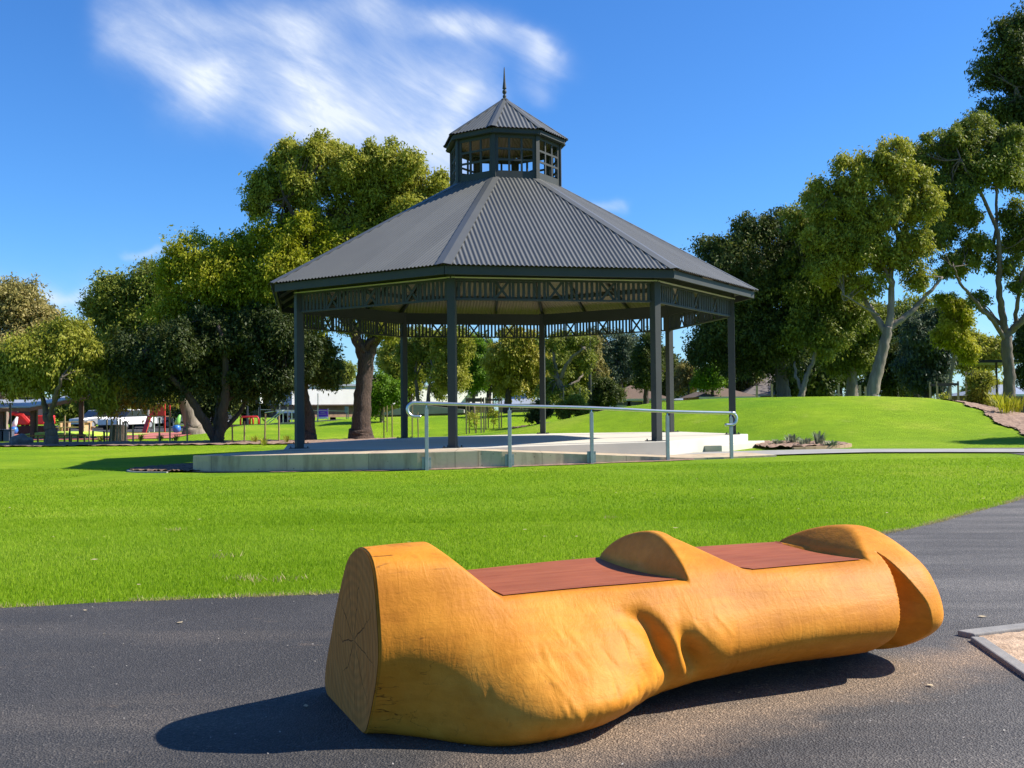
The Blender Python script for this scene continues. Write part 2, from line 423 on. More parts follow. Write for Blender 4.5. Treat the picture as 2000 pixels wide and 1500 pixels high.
n = len(EDGEJ); ii = np.arange(n * nk).reshape(n, nk)
kind(np_mesh('asphalt_path', vs, np.stack([ii[:-1, :-1], ii[:-1, 1:], ii[1:, 1:], ii[1:, :-1]], -1).reshape(-1, 4), M['asphalt'], smooth=True), 'structure')

def edge_y(x): return np.interp(x, EDGE[:, 0], EDGE[:, 1])

def drape(name, inside, bbox, cell, dz, mat, bumpy=0):
    x0, x1, y0, y1 = bbox; xs = np.arange(x0, x1 + cell, cell); ys = np.arange(y0, y1 + cell, cell)
    X, Y = np.meshgrid(xs, ys); Z = terrain(X, Y) + dz
    if bumpy: Z = Z + np.random.RandomState(5).uniform(0, bumpy, Z.shape)
    id_ = np.arange(X.size).reshape(X.shape)
    cx = (X[:-1, :-1] + X[1:, 1:]) / 2; cy = (Y[:-1, :-1] + Y[1:, 1:]) / 2
    k = inside(cx, cy)
    f = np.stack([id_[:-1, :-1], id_[:-1, 1:], id_[1:, 1:], id_[1:, :-1]], -1)[k]
    used, inv = np.unique(f, return_inverse=True)
    v = np.stack([X.ravel(), Y.ravel(), Z.ravel()], -1)[used]
    return np_mesh(name, v, inv.reshape(-1, 4), mat, smooth=True)
def inpoly(poly):
    def f(x, y):
        r = np.zeros(x.shape, bool); n = len(poly)
        for i in range(n):
            (x1, y1), (x2, y2) = poly[i], poly[(i + 1) % n]
            c = ((y1 > y) != (y2 > y)) & (x < (x2 - x1) * (y - y1) / (y2 - y1 + 1e-9) + x1)
            r ^= c
        return r
    return f
def wob(x, y, s=1.0): return np.sin(x * 2.1 * s + 1.3 * y) * .5 + np.sin(y * 3.7 * s - x) * .3 + np.sin(x * 7.3 * s) * .2

# mulch bed where the left trees stand, playground surfaces, mulch slope on the right
kind(drape('mulch_bed', lambda x, y: (y > 36.6 + .25 * wob(x, y) + .02 * (x + 14) ** 2 * .1) & (y < 41.2 + .4 * wob(x, y)) & (x < -4.2 + .3 * wob(y, x)), (-34, -3.5, 36, 43), .16, .02, M['soil_tan'], .05), 'structure')
kind(drape('softfall', inpoly([(-34, 45.5), (-15.6, 45.5), (-15.2, 58), (-34, 62)]), (-34, -15, 45, 62), .5, .03, M['redfall']), 'structure')
kind(drape('car_park', inpoly([(-60, 63), (-14, 63), (-14, 90), (-60, 90)]), (-60, -14, 63, 90), 1.5, .02, M['asphalt']), 'structure')
kind(drape('mulch_slope', lambda x, y: (x > 13.7 + (y - 27) * .215 + .25 * wob(x, y)) & (x < 22) & (y > 24.5) & (y < 37.5 + .2 * wob(x, y)), (12, 22, 24, 38), .08, .02, M['soil_tan'], .05), 'structure')
kind(drape('mulch_hollow', lambda x, y: ((x - 2.4) / 2.6) ** 2 + ((y - 46) / 3.0) ** 2 + .15 * wob(x, y) < 1, (-1, 6, 42, 50), .2, .02, M['soil'], .05), 'structure')

# ------------------------------------------------------------------ grass blades
def blades(name, n, reg, hmin, hmax, w, mat, seed, lean=.5):
    rs = np.random.RandomState(seed); x, y = reg(rs, n); n = len(x)
    z = terrain(x, y); h = rs.uniform(hmin, hmax, n); a = rs.uniform(0, 2 * PI, n); ww = w * rs.uniform(.6, 1.3, n)
    la = rs.uniform(0, 2 * PI, n); l = h * lean * rs.uniform(.1, 1.2, n)
    dx, dy = np.cos(a) * ww / 2, np.sin(a) * ww / 2
    v = np.empty((n, 3, 3))
    v[:, 0] = np.stack([x - dx, y - dy, z - .004], -1); v[:, 1] = np.stack([x + dx, y + dy, z - .004], -1)
    v[:, 2] = np.stack([x + np.cos(la) * l, y + np.sin(la) * l, z + h], -1)
    return np_mesh(name, v.reshape(-1, 3), np.arange(3 * n).reshape(n, 3), mat)
def lawn_region(y0, y1, pw):
    def f(rs, n):
        y = y0 + (y1 - y0) * rs.rand(n) ** pw
        x = (rs.rand(n) * 2 - 1) * (y * .56 + .4)
        k = y > edge_y(x) + .005
        if y1 > 17: k &= ~((y > 17.9) & (x > -8.3) & (x < 13))
        return x[k], y[k]
    return f
kind(blades('grass', 300000, lawn_region(5.0, 10, 1.25), .012, .029, .0050, M['blade'], 1), 'stuff')
kind(blades('grass_beyond', 260000, lawn_region(9, 22, 1.15), .014, .028, .010, M['blade'], 2), 'stuff')
def fringe(rs, n):
    i = rs.randint(0, len(EDGE) - 1, n); t = rs.rand(n)
    p = EDGE[i] * (1 - t)[:, None] + EDGE[i + 1] * t[:, None]
    d = rs.normal(.012, .022, n); dirv = EDGE[i + 1] - EDGE[i]; nn = np.stack([-dirv[:, 1], dirv[:, 0]], -1); nn /= np.linalg.norm(nn, axis=1)[:, None]
    p = p + nn * d[:, None]; keep = (p[:, 0] > -4) & (p[:, 0] < 7) & ((np.sin(p[:, 0] * 9) + np.sin(p[:, 0] * 3.7) > -.6) | (rs.rand(n) < .3))
    return p[keep, 0], p[keep, 1]
kind(blades('grass_fringe', 16000, fringe, .010, .034, .006, M['straw'], 4, 1.2), 'stuff')
def dry(rs, n):
    x, y = [], []
    for cx, cy in [(-1.52, 5.92), (-1.62, 5.98), (-1.35, 5.95), (-.62, 6.1), (-2.0, 6.9), (.9, 9.2), (-2.9, 8.6)]:
        x.append(rs.normal(cx, .05, n // 7)); y.append(rs.normal(cy, .05, n // 7))
    return np.concatenate(x), np.concatenate(y)
kind(blades('dry_clippings', 210, dry, .02, .042, .008, M['straw'], 9, 1.5), 'stuff')

# ------------------------------------------------------------------ log bench
PHI = R(24); LB = Vector((-.478, 3.13, .002))
stn = [0, .12, .3, .45, .65, .8, .93, 1.15, 1.5, 1.9, 2.12, 2.4]
prof = np.array([
 [(.0, 0), (-.10, .085), (-.195, .26), (-.178, .43), (-.125, .55), (-.03, .585), (.07, .565), (.18, .49), (.35, .26), (.47, .07), (.43, 0), (.2, -.005)],
 [(-.09, 0), (-.165, .08), (-.225, .26), (-.182, .43), (-.125, .55), (-.02, .588), (.09, .57), (.22, .49), (.37, .27), (.47, .08), (.43, 0), (.2, -.005)],
 [(-.30, 0), (-.345, .08), (-.285, .25), (-.198, .42), (-.13, .54), (0, .585), (.14, .56), (.29, .48), (.41, .28), (.48, .1), (.42, 0), (.1, 0)],
 [(-.315, 0), (-.445, .10), (-.345, .245), (-.205, .41), (-.12, .52), (.05, .575), (.22, .55), (.37, .46), (.45, .28), (.48, .12), (.4, 0), (.05, 0)],
 [(-.27, 0), (-.455, .105), (-.385, .22), (-.215, .39), (-.12, .50), (.06, .57), (.25, .54), (.40, .45), (.46, .28), (.47, .12), (.38, 0), (.05, 0)],
 [(-.20, 0), (-.37, .10), (-.355, .21), (-.225, .38), (-.12, .49), (.07, .57), (.27, .54), (.42, .44), (.47, .28), (.46, .12), (.36, .01), (.05, 0)],
 [(-.11, .005), (-.265, .09), (-.325, .21), (-.23, .38), (-.13, .49), (.08, .57), (.28, .54), (.43, .44), (.48, .28), (.45, .12), (.35, .02), (.05, 0)],
 [(-.03, .03), (-.215, .09), (-.315, .205), (-.235, .37), (-.13, .49), (.10, .572), (.30, .54), (.44, .43), (.48, .28), (.44, .12), (.33, .03), (.12, .01)],
 [(.02, .05), (-.18, .088), (-.325, .205), (-.255, .36), (-.14, .47), (.10, .56), (.30, .53), (.44, .43), (.48, .28), (.43, .13), (.3, .05), (.13, .035)],
 [(.02, .055), (-.17, .085), (-.325, .20), (-.265, .36), (-.15, .46), (.08, .55), (.29, .52), (.43, .42), (.46, .28), (.42, .13), (.3, .05), (.13, .04)],
 [(.02, .05), (-.15, .08), (-.31, .195), (-.26, .36), (-.15, .46), (.06, .545), (.27, .51), (.41, .41), (.44, .28), (.40, .13), (.28, .05), (.13, .035)],
 [(.02, .045), (-.14, .075), (-.29, .185), (-.25, .36), (-.15, .46), (.05, .552), (.25, .51), (.39, .40), (.42, .28), (.38, .13), (.27, .045), (.13, .03)]], float)
NS, NT_ = 520, 240
LEN = 2.285
S = np.linspace(0, 1, NS) * LEN
ctrl = np.empty((NS, 12, 2))
for i in range(12):
    for j in range(2):
        a = np.interp(S, stn, prof[:, i, j]); k = np.ones(37) / 37
        ctrl[:, i, j] = np.convolve(np.pad(a, 18, 'edge'), k, 'valid')
def ringpts(c, n):
    """closed Catmull-Rom through 12 control points"""
    t = np.linspace(0, 12, n, endpoint=False); i = t.astype(int); u = (t - i)[None, :, None]
    a, b, d, e = c[:, (i - 1) % 12], c[:, i % 12], c[:, (i + 1) % 12], c[:, (i + 2) % 12]
    return .5 * (2 * b + (d - a) * u + (2 * a - 5 * b + 4 * d - e) * u ** 2 + (3 * b - a - 3 * d + e) * u ** 3)
ring = ringpts(ctrl, NT_)
Q, ZZ = ring[..., 0].copy(), ring[..., 1].copy()
fz = .88 + .075 * (1 - sstep(.25, .5, S))[:, None]; ZZ = np.where(ZZ > .3, .3 + (ZZ - .3) * fz, ZZ); ring[..., 1] = ZZ
SS = np.repeat(S[:, None], NT_, 1)
# rounded right end
e = np.clip((SS - 2.09) / (LEN - 2.089), 0, 1); k = (np.clip(1 - e ** 3.0, 0.00002, 1)) ** .42
Q = .10 + (Q - .10) * k; ZZ = .23 + (ZZ - .23) * k
# adze-carved folds on the near flank
near = sstep(.12, -.1, Q)
def dimple(s0, z0, rs_, rz_, d, tilt=0):
    u = (SS - s0) - tilt * (ZZ - z0)
    return d * np.exp(-(u / rs_) ** 2 - ((ZZ - z0) / rz_) ** 2) * near
Q = Q + dimple(.925, .215, .045, .080, .068, -.35) + dimple(1.045, .19, .050, .065, .080, -.45) + dimple(.86, .31, .06, .04, .03, -.8)
Q = Q - dimple(.99, .20, .03, .09, .02, -.45) - dimple(.74, .14, .12, .09, .012) + dimple(.66, .165, .13, .03, .007, .3) - dimple(1.13, .3, .10, .10, .012)
Q = Q + .005 * np.sin(SS * 9 + ZZ * 7) * near
rs = np.random.RandomState(11)
for _ in range(150):
    s0, z0 = rs.uniform(.45, 1.25), rs.uniform(.03, .33)
    Q = Q + dimple(s0, z0, rs.uniform(.006, .022), rs.uniform(.02, .055), rs.uniform(-.0022, .0028), rs.uniform(-.9, .2))
for _ in range(110):
    s0, z0 = rs.uniform(.02, 2.0), rs.uniform(.03, .16)
    Q = Q + dimple(s0, z0, rs.uniform(.006, .018), rs.uniform(.015, .035), rs.uniform(-.003, .004), 0)
# slot cut near the right end
wz = np.interp(ZZ, [.03, .09, .16, .27, .38, .445], [.06, .18, .205, .15, .05, 0.001])
u = (SS - (2.0 - .086 * np.clip((.43 - ZZ) / .23, 0, 1))) / wz
Q = Q + np.where((u > 0) & (u < 1) & (ZZ < .45), .19 * (1 - u) ** .8 * np.clip(u * 4.5, 0, 1), 0) * sstep(.05, -.05, Q)
# the two seats, sawn down into the trunk
def cut(s, q):
    b = np.clip((q + .15) / .55, 0, 1)
    sl = .405 + .085 * b
    c1 = .412 + np.maximum(np.maximum(0, sl - s) * .86, .175 * (np.maximum(0, s - (1.10 + .01 * b)) / .095) ** .62)
    sr = 1.925 + .05 * b
    c2 = .424 + np.maximum(np.maximum(0, 1.375 - s) ** 1.25 * 1.05, .12 * (np.maximum(0, s - sr) / .16) ** .75)
    c2 = c2 + .0 * q
    return np.where(s < 1.2, c1, c2) - .012 * np.sin(PI * np.clip((q + .15) / .6, 0, 1)) * (np.where(s < 1.2, s < 1.1, s < 1.95))
top = ZZ > .2
cz = cut(SS, Q)
sm = .014
h = np.clip(.5 + .5 * (cz - ZZ) / sm, 0, 1)
ZC = cz * (1 - h) + ZZ * h - sm * h * (1 - h)
ZZ = np.where(top, ZC, ZZ)
SS = SS - .07 * sstep(1.95, 2.33, SS) * np.clip(ZZ - .15, 0, .5)
bench = thing('log_bench', 'long orange carved log bench with two red seats lying on the asphalt', 'bench', LB)
bench.rotation_euler = (0, 0, PHI); bench.scale = (.983, 1, 1)
V = np.stack([SS, Q, ZZ], -1)
# soften the rim of the sawn end
rim = np.stack([np.zeros(NT_) - .0005, .08 + (Q[0] - .08) * .988, .28 + (ZZ[0] - .28) * .99], -1)
V[0, :, 0] = .005
VV = np.concatenate([rim[None], V], 0)
nr = len(VV); ii = np.arange(nr * NT_).reshape(nr, NT_)
f = np.stack([ii[:-1], ii[1:], np.roll(ii[1:], -1, 1), np.roll(ii[:-1], -1, 1)], -1).reshape(-1, 4)
fl = np_mesh('body', VV.reshape(-1, 3) + np.array(LB), f[:, ::-1], M['log'], bench, smooth=True)
# tip of the rounded end
mb = MB(); c = Vector((LEN + .001, .10, .27)); last = [Vector(v) for v in V[-1]]
# sawn end face
mb = MB(); r0 = [Vector(v) for v in rim]
nf = 14
vs = []
for k in range(nf + 1):
    t = 1 - k / nf
    for v in r0[::2]: vs.append((-.002 - .002 * (1 - t), .08 + (v.y - .08) * t, .27 + (v.z - .27) * t))
m_ = len(r0[::2])
fs = [(k * m_ + j, k * m_ + (j + 1) % m_, (k + 1) * m_ + (j + 1) % m_, (k + 1) * m_ + j) for k in range(nf) for j in range(m_)]
mb.add([Vector(v) + LB for v in vs], fs); mb.build('end_face', M['endgrain'], bench)
# seat boards: thin oiled surface of the sawn flats
for (s0f, s0b, s1f, s1b) in ((.425, .505, 1.085, 1.085), (1.40, 1.385, 1.905, 1.955)):
    ns, nq = 70, 30; vs = []
    for a in np.linspace(0, 1, ns):
        for b in np.linspace(0, 1, nq):
            s = (s0f * (1 - b) + s0b * b) * (1 - a) + (s1f * (1 - b) + s1b * b) * a
            i = min(NS - 1, max(0, int(round(s / LEN * (NS - 1)))))
            up = ring[i]; zc = .415
            qq = up[:, 0]; zz_ = up[:, 1]
            nearq = np.interp(zc, zz_[(qq < .05) & (zz_ > .2)], qq[(qq < .05) & (zz_ > .2)]) if True else 0
            bk = (qq > .15) & (zz_ > .3); o = np.argsort(zz_[bk]); backq = np.interp(zc, zz_[bk][o], qq[bk][o])
            q = (nearq + .035) * (1 - b) + (backq - .02) * b
            vs.append((s, q, float(cut(np.array(s), np.array(q))) + .0035))
    vs = np.array(vs)
    g = vs.reshape(ns, nq, 3); kk = np.ones(9) / 9
    for j in range(nq): g[:, j, 1] = np.convolve(np.pad(g[:, j, 1], 4, 'edge'), kk, 'valid')
    for j in range(nq):
        for i in range(ns): g[i, j, 2] = float(cut(np.array(g[i, j, 0]), np.array(g[i, j, 1]))) + .0035
    ii = np.arange(ns * nq).reshape(ns, nq)
    np_mesh('seat', g.reshape(-1, 3) + np.array(LB), np.stack([ii[:-1, :-1], ii[1:, :-1], ii[1:, 1:], ii[:-1, 1:]], -1).reshape(-1, 4), M['seat'], bench, smooth=True)
# low dark block the raised end of the log rests on
ax = Vector((math.cos(PHI), math.sin(PHI), 0)); pv = Vector((-math.sin(PHI), math.cos(PHI), 0))
mb = MB(); mb.box(Vector((LB.x, LB.y, .03)) + ax * 2.06 + pv * .13, (.10, .12, .05), PHI)
tag(mb.build('support_block', M['blackp'], origin=Vector((LB.x, LB.y, 0)) + ax * 2.06 + pv * .13), 'dark low block under the raised right end of the log', 'block')

# ------------------------------------------------------------------ sand pit and its edging
cA, cB, cC = Vector((1.93, 4.32, 0)), Vector((3.4, 4.92, 0)), Vector((1.80, 3.30, 0))
mb = MB()
d1 = (cB - cA).normalized(); d2 = (cC - cA).normalized(); n1 = Vector((d1.y, -d1.x, 0)); n2 = Vector((-d2.y, d2.x, 0))
kz = .03
mb.prism([(cA.x - .02, cA.y + .02), (cA + n1 * .055).xy[:], (cB + n1 * .055).xy[:], cB.xy[:]][::-1], 0, kz)
kind(mb.build('sand_pit_edging', M['kerbconc'], bevel=.006), 'structure')
mb = MB()
mb.prism([(cA - d2 * -.085).xy[:], (cA + d2 * .085 + n2 * .055).xy[:], (cC + n2 * .055).xy[:], cC.xy[:]], 0, kz - .003)
kind(mb.build('sand_pit_kerb', M['kerbconc'], bevel=.006), 'structure')
xs = np.linspace(0, 1, 60); A = cA + n1 * .05 + d1 * .03
g = []
rs = np.random.RandomState(8)
for a in xs:
    for b in xs:
        p = A + d1 * 1.5 * a + d2 * 1.1 * b
        e_ = min(a * 1.5, b * 1.1)
        g.append((p.x, p.y, .012 + .03 * (1 - math.exp(-e_ * 6)) * .8 + rs.uniform(0, .006)))
ii = np.arange(3600).reshape(60, 60)
kind(np_mesh('sand', g, np.stack([ii[:-1, :-1], ii[:-1, 1:], ii[1:, 1:], ii[1:, :-1]], -1).reshape(-1, 4), M['sand'], smooth=True), 'structure')
# grit and leaf scraps on the asphalt
def scraps(name, n, reg, smin, smax, mat, seed):
    rs = np.random.RandomState(seed); x, y = reg(rs, n); n = len(x); z = terrain(x, y) + .012
    a = rs.uniform(0, 2 * PI, n); s = rs.uniform(smin, smax, n)
    v = np.empty((n, 4, 3)); asp = rs.uniform(.25, .7, n)
    for q, (i, j) in enumerate(((1, 0), (0, 1), (-1, 0), (0, -1))):
        dx, dy = i * s, j * s * asp
        v[:, q] = np.stack([x + dx * np.cos(a) - dy * np.sin(a), y + dx * np.sin(a) + dy * np.cos(a), z + rs.uniform(0, .004, n)], -1)
    return np_mesh(name, v.reshape(-1, 3), np.arange(4 * n).reshape(n, 4), mat)
def on_path(rs, n):
    y = rs.uniform(2.3, 8, n); x = (rs.rand(n) * 2 - 1) * (y * .55); k = y < edge_y(x) - .02
    return x[k], y[k]
kind(scraps('grit', 500, on_path, .002, .006, pmat('pale_grit', (.36, .33, .29), .9, .2), 21), 'stuff')
kind(scraps('leaf_scraps', 26, on_path, .008, .022, pmat('dry_leaf', (.45, .36, .22), .9, .3), 22), 'stuff')

def on_lawn(rs, n):
    y = rs.uniform(5.5, 18, n); x = (rs.rand(n) * 2 - 1) * y * .54; k = (y > edge_y(x) + .1) & ~((y > 17) & (x > -8))
    return x[k], y[k]
ob = scraps('fallen_leaves', 90, on_lawn, .010, .028, pmat('fallen_leaf', (.42, .33, .18), .9, .3), 27); ob.location.z = .02; kind(ob, 'stuff')
# ------------------------------------------------------------------ gazebo platform
GC = Vector((-.125, 25.85, 0)); TH = R(214); R0 = 5.68
def slz(x, y): return .231 + .0175 * (x + .125) - .0037 * (y - 25.85)
def octp(r, k, z=0): return GC + Vector((r * math.cos(TH + k * PI / 4), r * math.sin(TH + k * PI / 4), z))
RS = 6.05
plat = thing('concrete_platform', 'pale raised concrete slab with ramp and step under the gazebo', 'platform', (GC.x, GC.y, 0))
low = lambda x, y: tz(x, y) - .15
mb = MB(); mb.prism([octp(RS, k).xy[:] for k in range(8)], low, slz); mb.build('slab', M['concrete_top'], plat, bevel=.012)
P0, P1, P2 = (-6.36, 19.9), (-5.42, 19.30), (-1.75, 18.36)
A_, B_, C_, D_ = (octp(RS, k) for k in range(4))
nb = Vector((math.cos(TH + PI * .375), math.sin(TH + PI * .375), 0)); bc = (C_ - B_).normalized()
F0 = B_ + nb * 1.5; F1 = C_ + nb * 1.5
off = lambda p, q: (p.x + nb.x * q, p.y + nb.y * q)
mb = MB(); R_s = B_ + nb * 1.5 - bc * .0
mb.prism([P0, P1, P2, off(B_ + bc * .35, 1.5), off(B_ + bc * .35, .004), off(B_, .004), (A_.x - .01, A_.y - .004)], low, lambda x, y: slz(x, y) - .003)
mb.build('landing', M['concrete'], plat, bevel=.01)
def rampz(x, y):
    t = ((Vector((x, y, 0)) - B_).dot(bc) - .353) / 4.2
    return (1 - min(1, max(0, t))) * (slz(x, y) - .004) + min(1, max(0, t)) * (tz(x, y) + .035)
mb = MB(); st = [.353 + 4.2 * i / 12 for i in range(13)] + [5.4, 6.3]
top_n = [B_ + bc * s + nb * 1.5 for s in st]; top_f = [B_ + bc * s + nb * .004 for s in st]
vs = []
for a, b in zip(top_n, top_f):
    vs += [(a.x, a.y, rampz(a.x, a.y)), (b.x, b.y, rampz(b.x, b.y)), (a.x, a.y, low(a.x, a.y)), (b.x, b.y, low(b.x, b.y))]
fs = []
for i in range(len(st) - 1):
    o, p = 4 * i, 4 * i + 4
    fs += [(o, p, p + 1, o + 1), (o + 2, p + 2, p, o), (o + 1, p + 1, p + 3, o + 3)]
fs += [(0, 1, 3, 2), (p, p + 2, p + 3, p + 1)]
mb.add(vs, fs); mb.build('ramp', M['concrete'], plat)
# lower step along the right-front edge
cd = (D_ - C_).normalized(); nc = Vector((math.cos(TH + PI * .625), math.sin(TH + PI * .625), 0)); Ls = (D_ - C_).length
q = lambda a, o: (C_ + cd * a + nc * o).xy[:]
mb = MB(); mb.prism([q(Ls * .40, .006), q(Ls * .40, .42), q(Ls, .42), q(Ls, .006)], low, lambda x, y: (slz(x, y) + tz(x, y)) / 2 - .01)
mb.build('step', M['concrete_top'], plat, bevel=.012)

rsx = np.random.RandomState(41); ptsl = [P0, P1, P2, F0.xy[:], F1.xy[:]]
lin = []
for a_, b_ in zip(ptsl[:-1], ptsl[1:]):
    n_ = int((Vector(b_) - Vector(a_)).length / .06)
    for i in range(n_): lin.append(Vector(a_).lerp(Vector(b_), i / n_))
vs = []
for i, p_ in enumerate(lin):
    d_ = (lin[min(i + 1, len(lin) - 1)] - lin[max(i - 1, 0)]).normalized(); o_ = Vector((d_.y, -d_.x)); w_ = .07 + .05 * math.sin(i * .21) + rsx.uniform(0, .05)
    e_ = p_ + o_ * max(.02, w_); i_ = p_ - o_ * .03
    vs += [(i_.x, i_.y, tz(i_.x, i_.y) + .03), (e_.x, e_.y, tz(e_.x, e_.y) + .012)]
ii = np.arange(len(vs)).reshape(-1, 2)
kind(np_mesh('soil_strip', vs, np.stack([ii[:-1, 0], ii[1:, 0], ii[1:, 1], ii[:-1, 1]], -1), M['soil_tan']), 'structure')
# path to the right, garden beds beside the slab
pp = catmull([(3.4, 20.6), (5.2, 20.9), (7.5, 20.75), (10, 20.2), (13, 19.2), (17, 17.6), (24, 14.5)], 8)
vs = []
for i, p in enumerate(pp):
    d = pp[min(i + 1, len(pp) - 1)] - pp[max(i - 1, 0)]; d /= np.linalg.norm(d); nn = np.array([-d[1], d[0]])
    w = np.interp(i, [0, 8, 16], [1.2, .95, .8])
    for o in (-w, w): a = p + nn * o; vs.append((a[0], a[1], tz(*a) + .03))
ii = np.arange(len(vs)).reshape(-1, 2)
kind(np_mesh('concrete_path', vs, np.stack([ii[:-1, 0], ii[1:, 0], ii[1:, 1], ii[:-1, 1]], -1), M['pathconc']), 'structure')
kind(drape('garden_bed', lambda x, y: (((x - 5.6) / 2.35) ** 2 + ((y - 24.0) / 1.9) ** 2 < 1) & (x > 5.75) & (y > 22.5), (5, 8.2, 21.8, 26.2), .06, .05, M['soil_tan'], .06), 'structure')
mb = MB()
arc = [(5.6 + 2.4 * math.cos(t), 24.0 + 1.95 * math.sin(t)) for t in np.linspace(-PI * .42, PI * .5, 26)]
for a, b in zip(arc[:-1], arc[1:]): mb.bar((a[0], a[1], tz(*a) + .02), (b[0], b[1], tz(*b) + .02), .09, .10)
kind(mb.build('garden_edging', M['brick']), 'structure')
kind(drape('side_mulch', lambda x, y: ((x + 6.1) / 1.95) ** 2 + ((y - 21.3) / 1.55) ** 2 < 1, (-8.2, -4.2, 19.6, 23), .05, .02, M['soil'], .05), 'structure')
mb = MB()
arc = [(-6.1 + 2.0 * math.cos(t), 21.3 + 1.6 * math.sin(t)) for t in np.linspace(PI * .62, PI * 1.38, 26)]
for a, b in zip(arc[:-1], arc[1:]): mb.bar((a[0], a[1], tz(*a) - .01), (b[0], b[1], tz(*b) - .01), .05, .07)
kind(mb.build('side_edging', M['pathconc']), 'structure')

# ------------------------------------------------------------------ gazebo
gz = thing('gazebo', 'octagonal dark grey gazebo with corrugated roof, lantern top and spire', 'gazebo', GC.copy())
SD = M['steel_dark']
ZV, ZE, RE, RL, ZL, RLE, ZLE, ZAP, ZTIP = 3.238, 3.88, 6.29, 1.42, 6.692, 1.613, 7.922, 9.083, 9.944
VT = ZV + .44                      # top of the valance
roofz = lambda r: ZE + (RE - r) * (ZL - ZE) / (RE - RL)
for k in range(8):
    c = octp(R0, k); zb = slz(c.x, c.y); az = TH + k * PI / 4
    mb = MB(); mb.box((c.x, c.y, (zb + VT + .32) / 2), (.165, .165, VT + .32 - zb), az)
    po = mb.build('post', SD, gz, bevel=.008)
    mb = MB(); mb.box((c.x, c.y, zb + .008), (.36, .36, .016), az)
    for a in (-1, 1):
        for b in (-1, 1):
            o = Matrix.Rotation(az, 3, 'Z') @ Vector((a * .145, b * .145, 0))
            mb.lathe([(0, .05), (.014, .05), (.014, .016)], (c.x + o.x, c.y + o.y, zb), 8)
    bp = mb.build('base_plate', SD, po)
side0 = []
def rot8(o):
    side0.append(o)
def side_frame(k=0):
    a, b = octp(R0, k), octp(R0, k + 1); d = (b - a); L = d.length; d.normalize(); nrm = Vector((d.y, -d.x, 0))
    return a, b, d, L, nrm
a, b, d, L, nrm = side_frame()
# valance: rails, slats and three crosses
mb = MB(); u0, u1 = .09, L - .09
pt = lambda u, z, o=0: a + d * u + nrm * o + Vector((0, 0, z))
mb.bar(pt(u0, ZV + .02), pt(u1, ZV + .02), .06, .04); mb.bar(pt(u0, VT - .02), pt(u1, VT - .02), .06, .04)
xw = .36; gap = (u1 - u0 - 3 * xw) / 4
for g in range(4):
    s0 = u0 + g * (gap + xw); ns = 7
    for i in range(ns):
        u = s0 + gap * (i + .5) / ns
        mb.bar(pt(u, ZV + .04), pt(u, VT - .04), .058, .02, up=nrm)
    if g < 3:
        x0, x1 = s0 + gap, s0 + gap + xw
        for u in (x0 + .015, x1 - .015): mb.bar(pt(u, ZV + .04), pt(u, VT - .04), .045, .022, up=nrm)
        mb.bar(pt(x0 + .04, ZV + .04, .004), pt(x1 - .04, VT - .04, .004), .05, .018, up=nrm)
        mb.bar(pt(x0 + .04, VT - .04, -.016), pt(x1 - .04, ZV + .04, -.016), .05, .018, up=nrm)
rot8(mb.build('valance', SD, gz))
mb = MB(); mb.bar(pt(0.05, VT + .15), pt(L - .05, VT + .15), .12, .30); rot8(mb.build('beam', SD, gz))
mb = MB(); mb.bar(pt(-.02, VT + .012, .082), pt(L + .02, VT + .012, .082), .05, .022); rot8(mb.build('trim_strip', M['trim'], gz))
# fascia, soffit
def edge(r, z): return octp(r, 0, z), octp(r, 1, z)
e0, e1 = edge(RE - .06, ZE - .105)
mb = MB(); mb.bar(e0, e1, .04, .165); rot8(mb.build('fascia', SD, gz))
# corrugated roof panel, hip cap, ceiling sheet, rafters
def corr_panel(name, mat, r0, z0, r1, z1, npitch, amp, dz, trim=.0, per=8, smooth=True):
    A0, A1 = octp(r0, 0, z0), octp(r0, 1, z0); B0, B1 = octp(r1, 0, z1), octp(r1, 1, z1)
    d = (A1 - A0); W = d.length; d.normalize(); mid = (A0 + A1) / 2; midt = (B0 + B1) / 2; sl = midt - mid; H = sl.length; sl.normalize()
    nrm = d.cross(sl); nrm = nrm if nrm.z > 0 else -nrm
    w1 = (B1 - B0).length; vs = []; fs = []
    n = npitch * per
    for i in range(n + 1):
        u = -W / 2 + W * i / n
        vm = H if abs(u) <= w1 / 2 else H * (W / 2 - abs(u)) / (W / 2 - w1 / 2)
        vm = max(vm, .002)
        off_ = amp * math.cos(2 * PI * npitch * i / n) + dz
        for v in (-trim, vm): vs.append(mid + d * u + sl * v + nrm * off_)
    for i in range(n): fs.append((2 * i, 2 * i + 2, 2 * i + 3, 2 * i + 1))
    mb = MB(); mb.add(vs, fs); return mb.build(name, mat, gz, smooth=smooth)
rot8(corr_panel('roof_panel', M['roof'], RE, ZE, RL, ZL, 49, .013, .03, .05))
rot8(corr_panel('ceiling_sheet', M['cream'], RE - .12, ZE + .03, RL, ZL - .0, 49, .010, -.004))
def hip_cap(r0, z0, r1, z1, w, name, lift=.055):
    A, B = octp(r0, 0, z0 + lift), octp(r1, 0, z1 + lift)
    ax_ = (B - A).normalized(); mb = MB()
    vs = []; fs = []
    for s_ in (-1, 1):
        # tangent of neighbouring roof plane
        ed = (octp(1, s_) - octp(1, 0)).normalized()
        edp = (ed - ax_ * ed.dot(ax_)).normalized()
        o = len(vs)
        n_ = ax_.cross(edp) * s_; n_ = n_ if n_.z > 0 else -n_
        dn = Vector((0, 0, -.004))
        vs += [A, B, B + edp * w * .8, A + edp * w, B + edp * w * .8 + n_ * -.018, A + edp * w + n_ * -.018]
        fs += [(o, o + 1, o + 2, o + 3), (o + 3, o + 2, o + 4, o + 5)]
    mb.add(vs, fs)
    return mb.build(name, M['roof'], gz)
